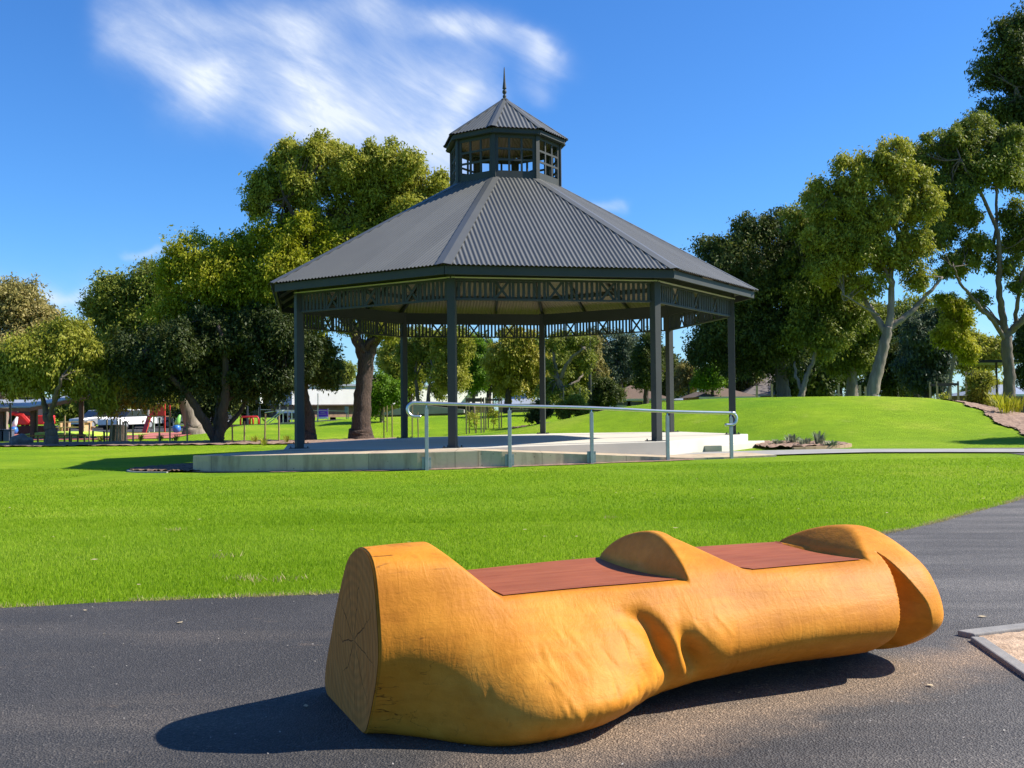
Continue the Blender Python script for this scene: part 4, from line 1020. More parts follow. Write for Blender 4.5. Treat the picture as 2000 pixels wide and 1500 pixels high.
# --- far trees behind everything
far = [('leaf_gum', 95, 150, 790, 60, 50, 'muted gum far behind the dark blue-green gum'), ('leaf_olive', 92, 480, 770, 70, 40, 'olive tree far behind the V shaped trunk'), ('leaf_dark', 90, 560, 745, 60, 60, 'dark tree far behind the left gazebo post'),
       ('leaf_gum', 100, 650, 735, 40, 26, 'tree top showing above the white warehouse'), ('leaf_olive', 110, 770, 700, 46, 60, 'olive tree far behind the shrubby green tree'), ('leaf_gum', 105, 960, 745, 50, 40, 'gum far behind the lime green tree'),
       ('leaf_blue', 100, 1090, 740, 60, 50, 'blue-green tree far behind the white limbed gum'), ('leaf_dark', 95, 1240, 760, 46, 34, 'dark tree far behind the tile roofed house'), ('leaf_blue', 100, 1320, 740, 40, 40, 'blue-green tree far behind the back right post'),
       ('leaf_dark', 92, 1460, 730, 70, 40, 'dark tree far behind the big dark gum'), ('leaf_dark', 90, 1600, 720, 70, 60, 'shaded tree far behind the slender leaning trunk'), ('leaf_gum', 88, 1780, 740, 60, 50, 'gum far behind the feathery dark tree'), ('leaf_olive', 96, 1930, 765, 50, 30, 'olive tree far behind the forked gum'),
       ('leaf_olive', 84, 800, 715, 50, 70, 'olive gum showing between the first two back posts'), ('leaf_gum', 86, 885, 705, 46, 66, 'gum showing just right of the left front post'), ('leaf_dark', 88, 955, 720, 46, 60, 'dark tree between the lime tree and the weeping gum'), ('leaf_gum', 84, 1075, 715, 50, 60, 'gum tree backing the white forked limbs'), ('leaf_olive', 86, 1140, 715, 44, 66, 'olive tree behind the tall pale stakes'), ('leaf_gum', 90, 1215, 735, 54, 50, 'gum backing the brown tile roof'), ('leaf_dark', 86, 1290, 720, 34, 64, 'dark tree between the two right posts'),
       ('leaf_dark', 76, 1440, 690, 70, 70, 'dark tree filling the gap under the big dark gum'), ('leaf_gum', 74, 1640, 700, 60, 70, 'gum filling the shade left of the leaning white trunk'), ('leaf_dark', 72, 1730, 650, 54, 70, 'dark tree backing the fork of the leaning white gum'), ('leaf_gum', 78, 1790, 620, 60, 60, 'gum behind the right limb of the leaning white gum'), ('leaf_olive', 80, 1905, 690, 50, 50, 'olive tree backing the low left limb of the forked gum'), ('leaf_dark', 70, 1570, 740, 60, 50, 'low dark tree behind the slender leaning trunk'),
       ('leaf_gum', 84, 200, 770, 60, 50, 'gum behind the parked silver car'), ('leaf_dark', 80, 420, 760, 80, 60, 'dark tree behind the V shaped trunk'),
       ('leaf_gum', 88, 50, 790, 60, 40, 'gum far behind the skillion shelter'), ('leaf_dark', 90, 330, 780, 90, 44, 'dark tree far behind the pale trunk and parked cars')]
for i, (lf, D, px, py, rx, ry, lab) in enumerate(far):
    rs = np.random.RandomState(200 + i)
    bl = [(px + rs.uniform(-.6, .6) * rx, py + rs.uniform(-.5, .5) * ry, rx * rs.uniform(.45, .65), ry * rs.uniform(.5, .75)) for _ in range(6)] + [(px, py, rx * .7, ry * .8)]
    tree('far_tree', lab, lf, 'bark_dark', D, (px, 808), [(px, 795, .25), (px, py + ry * .3, .18)], [], bl, 11000, .34, .7, 60 + i, group='trees far behind the park', twig=False)

# ------------------------------------------------------------------ small plants
def grass_plant(name, label, loc, n, h, sp, leaf, seed, cat='plant', group=None):
    rs = np.random.RandomState(seed); root = thing(name, label, cat, loc, group)
    a = rs.uniform(0, 2 * PI, n); r = np.abs(rs.normal(0, sp * .35, n)); hh = h * rs.uniform(.5, 1.1, n); o = sp * rs.uniform(.2, 1, n)
    b = np.stack([loc[0] + r * np.cos(a), loc[1] + r * np.sin(a), np.full(n, loc[2] - .01)], -1)
    d = np.stack([np.cos(a), np.sin(a), np.zeros(n)], -1); q = np.stack([-np.sin(a), np.cos(a), np.zeros(n)], -1) * .018
    m_ = b + d * (o * .4)[:, None] + np.array([0, 0, 1]) * (hh * .7)[:, None]; t = b + d * o[:, None] + np.array([0, 0, 1]) * hh[:, None]
    v = np.stack([b - q * .6, m_ - q, t, m_ + q], 1).reshape(-1, 3)
    np_mesh('foliage', v, np.arange(4 * n).reshape(n, 4), M[leaf], root); return root
for i, (px, py, h) in enumerate(((1520, 874, .16), (1548, 872, .26), (1572, 875, .2), (1600, 874, .34), (1625, 876, .14))):
    p = G(px, py, .05)
    grass_plant('silver_plant', ('lowest grey tufted plant nearest the concrete step', 'second grey tufted plant from the concrete step, in the kerbed bed', 'middle grey tufted plant in the kerbed bed', 'tallest grey tufted plant in the kerbed bed', 'small grey plant at the outer tip of the kerbed bed')[i], p, 70, h, .22, 'leaf_grey', 300 + i, group='grey plants in the kerbed bed')
for i, (px, py) in enumerate(((196, 864), (274, 863), (312, 863), (342, 863), (498, 866), (516, 872), (560, 866))):
    grass_plant('tuft_plant', 'small dark strappy plant dotted along the mulch bed under the trees', G(px, py, .02), 40, .32, .2, 'leaf_olive', 320 + i, group='strappy plants in the mulch bed')
for i, (px, py) in enumerate(((1955, 800), (1985, 812), (1965, 822))):
    sp_ = P(px, py, 33 - i); sp_.z = tz(sp_.x, sp_.y)
    grass_plant('slope_plant', ('strappy green plant high on the mulch slope beside the dark fence', 'strappy green plant at the right edge of the mulch slope', 'strappy green plant low on the mulch slope')[i], sp_, 90, .6, .4, 'leaf_bright', 340 + i, group='strappy plants on the mulch slope')

# ------------------------------------------------------------------ stakes and tree guards
def stake(px, yt, yb, D, lab, grp, mat='stake', w=.05, name='timber_stake', cat='stake'):
    a = P(px, yb, D); zg = tz(a.x, a.y); t = P(px, yt, D)
    root = MB(); rs = random.Random(px); lean = Vector((rs.uniform(-.03, .03), rs.uniform(-.03, .03), 0))
    root.bar((a.x, a.y, zg - .1), (t.x + lean.x, t.y + lean.y, max(t.z, zg + .4)), w, w)
    return tag(root.build(name, M[mat], origin=(a.x, a.y, zg)), lab, cat, grp)
g1 = 'timber stakes before the playground'
for px, yt, yb in ((99, 833, 862), (174, 826, 850), (209, 820, 862), (217, 818, 862), (228, 822, 860), (235, 818, 860), (244, 824, 860), (260, 830, 850), (311, 815, 857), (366, 823, 850)):
    stake(px, yt, yb, 40 + (px % 5) * .4, 'thin pale timber stake among others in the mulch before the red playground surface', g1)
stake(332, 800, 862, 39.5, 'tallest pale timber stake standing right of the red softfall', g1)
stake(126, 812, 842, 44, 'pale timber stake rising behind the bottlebrush trunk', g1)
g2 = 'timber stakes left of the gazebo slab'
for px, yt, yb, lab in ((454, 829, 863, 'dark short stake just right of the V shaped trunk'), (477, 823, 863, 'brown stake second from the V shaped trunk'), (517, 808, 868, 'tall pale stake midway between V shaped trunk and gazebo post'), (545, 812, 862, 'pale stake nearest the left gazebo post')):
    stake(px, yt, yb, 39.6, lab, g2)
g3 = 'timber stakes behind the gazebo'
for px, yt, yb, D, lab in ((750, 795, 857, 43, 'pale stake just right of the rough brown trunk'), (756, 792, 836, 47, 'short pale stake farther back beside the rough trunk'), (766, 792, 857, 43, 'pale stake left of the back left post'), (805, 790, 856, 42, 'pale stake inside the handrail loop'), (817, 805, 855, 42, 'slim dark stake left of the first handrail post'),
                           (930, 800, 848, 45, 'short stake in the middle of the sapling guard'), (946, 795, 845, 46, 'slim stake at the back of the sapling guard'), (1101, 757, 822, 48, 'tall pale stake left of the thin light pole'), (1133, 757, 818, 48, 'tall pale stake nearest the thin light pole')):
    stake(px, yt, yb, D, lab, g3)
g4 = 'timber stakes on the mound crest'
for px, yt, yb, D, lab in ((1478, 753, 782, 40, 'left timber stake on the mound crest'), (1508, 750, 782, 40, 'second timber stake on the mound crest, left of the dark trunk'), (1639, 752, 782, 40, 'timber stake left of the pale split trunk'), (1680, 752, 782, 40, 'timber stake right of the pale split trunk'), (1691, 755, 782, 40, 'timber stake touching the leaning white trunk')):
    stake(px, yt, yb, D, lab, g4, w=.07)
def guard(px0, px1, yt, yb, D, lab, board=.16, depth=.7, grp=None, rails=(0,), hess=True):
    a, b = P(px0, yb, D), P(px1, yb, D); zt = P(px0, yt, D).z
    r = thing('tree_guard', lab, 'tree guard', ((a.x + b.x) / 2, D, tz((a.x + b.x) / 2, D)), grp)
    for x, y in ((a.x, D), (b.x, D), (a.x + .1, D + depth), (b.x + .1, D + depth)):
        mb = MB(); z0 = tz(x, y); mb.bar((x, y, z0 - .1), (x, y, zt), .06, .06); mb.build('stake', M['stake'], r)
    for dy in (0, depth):
        mb = MB(); x_ = .1 if dy else 0; mb.bar((a.x + x_, D + dy - .04, zt - .12), (b.x + x_, D + dy - .04, zt - .12), .03, board); mb.build('board', M['darkwood'], r)
    mb = MB(); mb.tube([((a.x + b.x) / 2 + .05, D + depth / 2, tz((a.x + b.x) / 2, D + depth / 2) - .05), ((a.x + b.x) / 2, D + depth / 2, zt - .2)], [.02, .01], 6); mb.build('sapling_stem', M['bark_grey'], r)
    c = np.array(((a.x + b.x) / 2, D + depth / 2, zt - .9)); rs = np.random.RandomState(int(px0)); n = 500
    v, f_, _ = crown_arrays([(c[0], c[1], c[2], .28, .28, .5)], n, .10, int(px0), .6)
    np_mesh('sapling_leaves', v, f_, M['leaf_olive'], r)
guard(911, 940, 776, 850, 44, 'timber sapling guard with dark top board left of the centre back post', grp='tree guards')
guard(949, 975, 776, 843, 47, 'timber sapling guard with rail just right of the first one', .08, grp='tree guards')
guard(1831, 1872, 745, 790, 39.5, 'heavy timber tree guard at the right end of the mound', .10, .9, grp='tree guards')
guard(1902, 1925, 725, 800, 37.5, 'tall timber guard around the shrub on the mulch slope', .08, .8, grp='tree guards')

# dark stump with stakes on the softfall edge
mb = MB(); p = P(231, 858, 43.5); z0 = tz(p.x, p.y)
rs = random.Random(4)
mb.tube([(p.x, p.y, z0 - .1), (p.x, p.y, z0 + .3), (p.x + .03, p.y, z0 + .7)], [.42, .36, .33], 14)
tag(mb.build('tree_stump', M['bark_dark'], origin=(p.x, p.y, z0), smooth=False), 'dark stump among thin stakes in front of the red softfall', 'stump')

# boulder
def rock(px, py, D, s, lab, seed):
    p = P(px, py, D); z0 = tz(p.x, p.y); bm = bmesh.new(); bmesh.ops.create_icosphere(bm, subdivisions=3, radius=1)
    rs = np.random.RandomState(seed); dirs = rs.normal(size=(14, 3)); dirs /= np.linalg.norm(dirs, axis=1)[:, None]
    for v in bm.verts:
        c = np.array(v.co); m_ = 1.0
        for dv in dirs:
            t = c.dot(dv)
            if t > .78: c = c - dv * (t - .78)
        v.co = Vector((c[0] * s[0], c[1] * s[1], c[2] * s[2]))
    me = bpy.data.meshes.new('boulder'); bm.to_mesh(me); bm.free(); me.materials.append(M['stone'])
    o = bpy.data.objects.new('boulder', me); COL.objects.link(o); o.location = (p.x, p.y, z0 + s[2] * .55); tag(o, lab, 'boulder', 'boulders')
rock(37, 864, 39.2, (.42, .35, .30), 'dark grey boulder in the mulch at the left edge', 1)
rock(52, 862, 40.2, (.26, .25, .22), 'smaller brown boulder beside the dark one', 2)

# ------------------------------------------------------------------ left background: shelter and playground
def on(px, py, D): p = P(px, py, D); return Vector((p.x, p.y, tz(p.x, p.y)))
D = 47.0
sh = thing('picnic_shelter', 'open picnic shelter with grey skillion roof behind the bottlebrush tree', 'shelter', on(80, 850, D))
f0, f1 = P(-60, 797, D), P(178, 772, D); fm = P(58, 796, D)
b0, b1 = P(-60, 782, D + 5), P(178, 770.5, D + 5); bm_ = P(58, 783, D + 5)
mb = MB(); th = .06
for A, B, C, E_ in ((f0, fm, bm_, b0), (fm, f1, b1, bm_)):
    up = Vector((0, 0, th)); mb.add([A, B, C, E_, A + up, B + up, C + up, E_ + up], [(0, 1, 2, 3)[::-1], (4, 5, 6, 7), (0, 1, 5, 4), (1, 2, 6, 5), (2, 3, 7, 6), (3, 0, 4, 7)])
mb.build('roof', M['greyroof'], sh)
mb = MB(); mb.bar(fm - Vector((0, .03, .10)), f1 - Vector((0, .03, .06)), .05, .16); mb.bar(f0 - Vector((0, .03, .10)), fm - Vector((0, .03, .10)), .05, .16); mb.build('fascia', M['brownwood'], sh)
mb = MB()
for t in np.linspace(0, 1, 9):
    a_ = fm.lerp(f1, t); c_ = bm_.lerp(b1, t); mb.bar(a_ - Vector((0, 0, .14)), c_ - Vector((0, 0, .14)), .06, .16)
mb.build('rafters', M['brownwood'], sh)
for px, dd in ((4, .3), (63, .3), (158, .3), (8, 4.6), (70, 4.6), (160, 4.6)):
    b_ = on(px, 850, D + dd); tt = np.interp(px, [-60, 58, 178], [f0.z, fm.z, f1.z]) - .12
    mb = MB(); mb.box((b_.x, b_.y, (b_.z + tt) / 2), (.15, .15, tt - b_.z), 0); mb.build('post', M['darkwood'], sh)
# wheelie bins
for i, (px, m_, lab) in enumerate(((4, 'navy', 'dark navy bin at the left edge under the shelter'), (15, 'binblue', 'grey-blue bin beside the dark one at the left edge'))):
    p = on(px, 858, 42.0); r = thing('rubbish_bin', lab, 'bin', p, 'bins under the shelter')
    mb = MB(); mb.prism([(p.x - .17, p.y - .2), (p.x + .17, p.y - .2), (p.x + .19, p.y + .2), (p.x - .19, p.y + .2)], p.z + .06, p.z + .52); mb.build('body', M[m_], r, bevel=.02)
    mb = MB(); mb.box((p.x, p.y, p.z + .55), (.42, .46, .06)); mb.build('lid', M[m_], r, bevel=.015)
# low dark post and rail fence along the softfall
fe = thing('low_rail_fence', 'low dark post and rail fence along the front of the playground', 'fence', on(110, 860, 43))
zr = P(110, 851, 43).z
mb = MB(); mb.bar(P(45, 851, 43), P(168, 850, 43), .05, .05); mb.build('rail', M['brownwood'], fe)
for px in range(48, 170, 13):
    b_ = on(px, 860, 43); mb = MB(); mb.box((b_.x, b_.y, (b_.z - .1 + zr) / 2), (.06, .06, zr - b_.z + .1)); mb.build('post', M['darkwood'], fe)
# tall thin dark poles by the fence
for px, yt, lab in ((21, 787, 'slim dark pole at the left of the shelter'), (91, 838, 'short dark post at the foot of the bottlebrush trunk'), (136, 836, 'short dark post right of the bottlebrush trunk'), (182, 842, 'short dark post at the right end of the low fence'), (204, 842, 'short dark post near the stump')):
    stake(px, yt, 864, 41.5, lab, 'dark posts by the playground', 'blackp', .06, 'dark_post', 'post')
# lime mound mat
kind(drape('lime_softfall', lambda x, y: ((x + 23.0) / 3.6) ** 2 + ((y - 53) / 3.0) ** 2 < 1, (-28, -18, 49, 57), .25, .06, M['lime']), 'structure')
mat_ = MB(); c = on(130, 846, 52)
prof_ = [(2.6, 0), (2.2, .16), (1.4, .26), (.01, .30)]
mat_.lathe([(r_, z_) for r_, z_ in prof_], c, 24); tag(mat_.build('play_mound', M['lime'], origin=c, smooth=True), 'low lime green rubber play mound behind the low fence', 'play mound')
# excavator
p = on(60, 845, 60); ex = thing('excavator', 'small red excavator with raised arm under the shelter', 'excavator', p)
mb = MB(); mb.box((p.x + .3, p.y, p.z + .85), (1.7, 1.5, .55)); mb.build('body', M['red'], ex, bevel=.06)
cab = MB(); cab.box((p.x + .1, p.y - .2, p.z + 1.65), (1.0, 1.1, 1.1)); cb = cab.build('cab', M['blackp'], ex, bevel=.05)
mb = MB(); mb.box((p.x + .1, p.y - .77, p.z + 1.75), (.8, .02, .7)); mb.build('window', M['darkglass'], cb)
for s_ in (-1, 1):
    mb = MB(); pts = [(-.95, .14), (-.8, .02), (.95, .02), (1.1, .14), (1.1, .38), (.95, .5), (-.8, .5), (-.95, .38)]
    y0 = p.y + s_ * .65
    mb.add([(p.x + .3 + a_, y0 - .18, p.z + b_) for a_, b_ in pts] + [(p.x + .3 + a_, y0 + .18, p.z + b_) for a_, b_ in pts], [tuple(range(8)), tuple(range(8, 16))[::-1]] + [(i, (i + 1) % 8, 8 + (i + 1) % 8, 8 + i) for i in range(8)])
    mb.build('track', M['rubber'], ex)
arm = [P(58, 826, 59.3), P(45, 812, 59.3), P(30, 808, 59.3), P(6, 812, 59.3)]
mb = MB(); mb.tube(arm[:3], [.16, .2, .13], 8); mb.build('boom', M['red'], ex)
mb = MB(); mb.tube([arm[2] + Vector((0, .02, .06)), arm[3]], [.14, .09], 8); mb.build('dipper', M['red'], ex)
q = arm[3]; mb = MB(); mb.prism([(q.x - .3, q.y - .3), (q.x + .2, q.y - .3), (q.x + .2, q.y + .3), (q.x - .3, q.y + .3)], q.z - .5, q.z - .02); mb.build('bucket', M['blackp'], ex)
# blue and white play capsule
def spring(px, py, D_, top_, bot, lab):
    p = on(px, py, D_); r = thing('spring_rider', lab, 'spring rider', p, 'spring riders')
    mb = MB(); mb.lathe([(.01, .05), (.16, .08), (.24, .25), (.2, .42), (.1, .5), (.01, .52)], p, 14); mb.build('seat', M[bot], r, smooth=True)
    mb = MB(); mb.tube([p + Vector((0, 0, .45)), p + Vector((.06, 0, .7)), p + Vector((.2, 0, 1.05))], [.12, .14, .05], 10); mb.build('body', M[top_], r, smooth=True)
spring(27, 845, 58, 'white', 'blue', 'blue and white spring rider beside the excavator')
spring(345, 845, 56, 'green', 'blue', 'blue and green spring rider beside the tall stake')
# red climbing tower
p = on(306, 842, 62); tw = thing('play_tower', 'red panelled play tower with white top behind the softfall', 'play tower', p)
zt = P(306, 783, 62).z
for dx in (-.5, .5):
    for dy in (0, .9): mb = MB(); mb.bar((p.x + dx, p.y + dy, p.z - .1), (p.x + dx, p.y + dy, zt), .08, .08); mb.build('post', M['red'] if dx > 0 else M['white'], tw)
za, zb = P(306, 812, 62).z, P(306, 791, 62).z
mb = MB(); mb.box((p.x + .05, p.y - .05, (za + zb) / 2), (.98, .04, zb - za)); mb.build('panel', M['red'], tw, bevel=.03)
mb = MB(); mb.box((p.x, p.y + .45, za - .04), (1.1, 1.0, .06)); mb.build('deck', M['brownwood'], tw)
mb = MB(); mb.box((p.x + .2, p.y - .03, zb + .25), (.5, .05, .36)); mb.build('top_panel', M['white'], tw)
mb = MB(); mb.bar((p.x - .4, p.y - .1, za), (p.x - .6, p.y - .5, p.z), .35, .05); mb.build('slide', M['red'], tw)
# picnic table
p = on(148, 842, 56); t_ = thing('picnic_table', 'pale timber picnic table beyond the lime mat', 'table', p)
mb = MB(); mb.box((p.x, p.y, p.z + .74), (1.6, .7, .06)); mb.build('top', M['stake'], t_)
for s_ in (-1, 1):
    mb = MB(); mb.box((p.x, p.y + s_ * .6, p.z + .45), (1.6, .25, .05)); mb.build('bench_board', M['stake'], t_)
    mb = MB(); mb.box((p.x + s_ * .6, p.y, p.z + .35), (.07, 1.3, .7)); mb.build('leg', M['stake'], t_)
# cones / orange toy box
mb = MB(); p = on(361, 846, 55); mb.lathe([(.22, 0), (.22, .04), (.14, .05), (.03, .5), (.0, .5)], p, 14); tag(mb.build('traffic_cone', M['red'], origin=p), 'orange-red cone at the foot of the pale thick trunk', 'cone')

def car(px, py, D_, rz, paint, lab, ute=False):
    p = on(px, py, D_); r = thing('parked_car', lab, 'car', p, 'cars parked beyond the playground'); r.rotation_euler = (0, 0, rz)
    L_, W_ = 4.4, 1.75
    pr = [(-2.2, .35), (-2.2, .78), (-1.3, .92), (1.6, .95), (2.15, .85), (2.2, .4)]
    mb = MB(); o = p
    def ext(pr, w, mb):
        n = len(pr); mb.add([o + Vector((a_, -w / 2, b_)) for a_, b_ in pr] + [o + Vector((a_, w / 2, b_)) for a_, b_ in pr], [tuple(range(n)), tuple(range(n, 2 * n))[::-1]] + [(i, (i + 1) % n, n + (i + 1) % n, n + i) for i in range(n)])
    ext(pr, W_, mb); mb.build('body', M[paint], r, bevel=.06)
    cab_ = [(-1.25, .9), (-.6, 1.42), (.9 if not ute else .2, 1.45), (1.7 if not ute else .45, .93)]
    mb = MB(); ext(cab_, W_ * .88, mb); cabin = mb.build('cabin', M['darkglass'], r, bevel=.04)
    mb = MB(); ext([(-.62, 1.40), (-.55, 1.47), (.85 if not ute else .18, 1.50), (.92 if not ute else .22, 1.42)], W_ * .86, mb); mb.build('roof', M[paint], cabin, bevel=.02)
    for a_ in (-1.35, 1.35):
        for s_ in (-1, 1):
            w = MB(); c_ = o + Vector((a_, s_ * W_ * .46, .33)); w.tube([c_ - Vector((0, .1, 0)), c_ + Vector((0, .1, 0))], .33, 16); w_ = w.build('wheel', M['rubber'], r)
            w = MB(); w.tube([c_ + Vector((0, s_ * .09, 0)), c_ + Vector((0, s_ * .115, 0))], .19, 12); w.build('rim', M['silver'], w_)
    for s_ in (-1, 1):
        mb = MB(); mb.box(o + Vector((-2.19, s_ * .6, .66)), (.06, .3, .14)); mb.build('headlight', M['white'], r)
        mb = MB(); mb.box(o + Vector((2.17, s_ * .65, .68)), (.06, .22, .16)); mb.build('tail_light', M['red'], r)
car(250, 836, 74, 1.25, 'white', 'white car parked behind the stump and stakes')
car(288, 838, 77, 1.4, 'silver', 'silver car parked in the shade right of the white car')
car(196, 838, 80, 1.0, 'silver', 'silver car parked behind the picnic table', True)
car(410, 835, 84, 1.2, 'navy', 'dark car parked behind the pale thick trunk')
# dark building behind the cars
def house(name, lab, px0, px1, D_, depth, ywall, wallm, roofm, yridge, cat='house', over=.4, hip=True, group=None, wins=()):
    a_, b_ = P(px0, 790, D_), P(px1, 790, D_); x0, x1 = a_.x, b_.x; z0 = tz((x0 + x1) / 2, D_) - .2
    zw = P((px0 + px1) / 2, ywall, D_).z; zr_ = P((px0 + px1) / 2, yridge, D_).z
    r = thing(name, lab, cat, ((x0 + x1) / 2, D_, z0), group)
    mb = MB(); mb.box(((x0 + x1) / 2, D_ + depth / 2, (z0 + zw) / 2), (x1 - x0, depth, zw - z0)); wl = mb.build('wall', M[wallm], r)
    X0, X1, Y0, Y1 = x0 - over, x1 + over, D_ - over, D_ + depth + over
    mb = MB()
    if hip:
        ins = min((X1 - X0) / 2 - .05, depth / 2 * .9) if (X1 - X0) > depth else (X1 - X0) / 2 - .1
        ym = (Y0 + Y1) / 2
        vs = [(X0, Y0, zw), (X1, Y0, zw), (X1, Y1, zw), (X0, Y1, zw), (X0 + ins, ym, zr_), (X1 - ins, ym, zr_)]
        mb.add(vs, [(0, 1, 5, 4), (1, 2, 5), (2, 3, 4, 5), (3, 0, 4), (0, 3, 2, 1)])
    else:
        mb.add([(X0, Y0, zw), (X1, Y0, zw), (X1, Y1, zw), (X0, Y1, zw), (X0, Y0, zw + .1), (X1, Y0, zw + .1), (X1, Y1, zr_), (X0, Y1, zr_)], [(0, 3, 2, 1), (4, 5, 6, 7), (0, 1, 5, 4), (1, 2, 6, 5), (2, 3, 7, 6), (3, 0, 4, 7)])
    mb.build('roof', M[roofm], r)
    mb = MB(); mb.bar((X0, Y0 - .03, zw - .06), (X1, Y0 - .03, zw - .06), .06, .14); mb.build('gutter', M['trim'], r)
    for (wx, wy0, wy1, ww) in wins:
        c_ = P(wx, (wy0 + wy1) / 2, D_); h_ = P(wx, wy0, D_).z - P(wx, wy1, D_).z
        mb = MB(); mb.box((c_.x, D_ - .03, c_.z), (ww, .08, h_)); w = mb.build('window', M['trim'], r)
        mb = MB(); mb.box((c_.x, D_ - .08, c_.z), (ww - .14, .02, h_ - .14)); mb.build('pane', M['darkglass'], w)
    return r
house('clubroom', 'low dark building with pale high windows behind the parked cars', 205, 320, 92, 8, 800, 'darkgreen_wall', 'darkgreen_wall', 797, 'building', hip=False, wins=((240, 801, 806, 1.2), (260, 801, 806, 1.2), (282, 801, 806, 1.6)))
# warehouse
D = 92; x0, x1 = P(585, 800, D).x, P(972, 800, D).x; z0 = tz(0, D) - .3; zt = P(700, 755, D).z; zm = P(700, 790, D).z
w = thing('warehouse', 'long white warehouse with brown brick base behind the rough trunk', 'warehouse', ((x0 + x1) / 2, D, z0)); w.rotation_euler = (0, 0, R(34)); xm = (x0 + x1) / 2; x0, x1 = xm + (x0 - xm) * 1.13, xm + (x1 - xm) * 1.13
mb = MB(); mb.box(((x0 + x1) / 2, D + 6, (zm + zt) / 2), (x1 - x0, 12, zt - zm)); mb.build('wall', M['white'], w)
mb = MB(); mb.box(((x0 + x1) / 2, D + 6, (z0 + zm) / 2 - .01), (x1 - x0 - .3, 11.6, zm - z0)); mb.build('brick_base', M['brick'], w)
mb = MB(); mb.box(((x0 + x1) / 2, D - .06, zt + .06), (x1 - x0 + .2, .2, .16)); mb.build('parapet', M['greyroof'], w)
mb = MB(); mb.box(((x0 + x1) / 2, D - .1, zm - .06), (x1 - x0, .25, .12)); mb.build('ledge', M['darkwood'], w)
for px in (860, 880, 925, 938):
    c_ = P(px, 800, D); mb = MB(); mb.box((c_.x, D + .15, (z0 + zm) / 2), (.9, .2, 1.2)); mb.build('window', M['darkglass'], w)
c_ = P(947, 768, D); mb = MB(); mb.box((c_.x, D - .4, c_.z), (.5, .6, .5)); mb.build('air_unit', M['blackp'], w)
# white warehouse taller part on left
# purple sign
p = on(639, 815, 72); s = thing('purple_sign', 'purple and white banner sign on the fence before the warehouse', 'sign', p)
a_, b_ = P(620, 800, 72), P(640, 817, 72)
mb = MB(); mb.box((P(630, 805, 72).x, 72, P(630, 807, 72).z), (.75, .03, .55)); pn = mb.build('panel', M['purple'], s)
mb = MB(); mb.box((P(630, 815, 72).x, 71.98, P(630, 816, 72).z), (.75, .03, .14)); mb.build('lower_panel', M['white'], s)
for yy, ww in ((802, .5), (806, .3), (809, .55)):
    mb = MB(); mb.box((P(630, yy, 72).x, 71.975, P(630, yy, 72).z), (ww, .012, .03)); mb.build('white_line', M['trim'], pn)
for px in (619.5, 640.5):
    q = P(px, 800, 72); mb = MB(); mb.bar((q.x, 72.05, tz(q.x, 72) - .2), (q.x, 72.05, q.z + .1), .05, .05); mb.build('post', M['galv_dull'], s)
# grey notice
q = P(677, 800, 66); r = thing('notice_sign', 'small grey notice on a post beside the rough trunk', 'sign', (q.x, 66, tz(q.x, 66)))
mb = MB(); mb.box((q.x, 66, q.z), (.26, .02, .42)); mb.build('panel', M['galv_dull'], r)
mb = MB(); mb.bar((q.x, 66.03, tz(q.x, 66) - .1), (q.x, 66.03, q.z), .05, .05); mb.build('post', M['galv_dull'], r)
# basketball hoop
q = P(475, 780, 60); zg = tz(q.x, 60); r = thing('basketball_hoop', 'basketball hoop with white net on a dark pole left of the gazebo', 'basketball hoop', (q.x, 60, zg))
mb = MB(); mb.tube([(q.x + .25, 60, zg - .1), (q.x + .25, 60, q.z + .1), (q.x + .05, 60, q.z + .3)], .06, 8); mb.build('pole', M['navy'], r)
mb = MB(); mb.lathe([(.24, 0), (.26, .02), (.24, .04), (.22, .02), (.24, 0)], (q.x - .1, 60, q.z + .25), 16); mb.build('rim', M['red'], r)
mb = MB(); mb.lathe([(.22, .24), (.13, 0), (.12, -.14)], (q.x - .1, 60, q.z), 12); mb.build('net', M['white'], r)
q = P(508, 778, 64); zg = tz(q.x, 64); r = thing('backboard', 'white edged dark backboard on a pole beside the hoop', 'backboard', (q.x, 64, zg))
mb = MB(); mb.box((q.x - .1, 64, q.z), (.28, .5, .62)); mb.build('board', M['navy'], r)
mb = MB(); mb.box((q.x + .07, 63.97, q.z), (.06, .58, .66)); mb.build('edge_strip', M['white'], r)
mb = MB(); mb.bar((q.x - .1, 64.3, zg - .1), (q.x - .1, 64.3, q.z), .08, .08); mb.build('pole', M['navy'], r)
# red tube bench on the berm
p = on(487, 828, 57); r = thing('tube_bike_rack', 'red bent tube rack on the kerb left of the gazebo', 'rack', p)
a_, b_ = P(470, 828, 57), P(505, 828, 57); h = .45
for dy, px0, px1 in ((0, 470, 505), (.25, 486, 492)):
    x0, x1 = P(px0, 828, 57).x, P(px1, 828, 57).x
    mb = MB(); z_ = tz((x0 + x1) / 2, 57)
    mb.tube([(x0, 57 + dy, z_ - .1), (x0, 57 + dy, z_ + h * .7), (x0 + .06, 57 + dy, z_ + h), (x1 - .06, 57 + dy, z_ + h), (x1, 57 + dy, z_ + h * .7), (x1, 57 + dy, z_ - .1)], .055, 8); mb.build('tube', M['red'], r, smooth=True)
# kerb on the berm
mb = MB(); mb.bar(on(440, 829, 56.5) + Vector((0, 0, .05)), on(612, 826, 56.5) + Vector((0, 0, .07)), .2, .16); kind(mb.build('berm_kerb', M['pathconc']), 'structure')
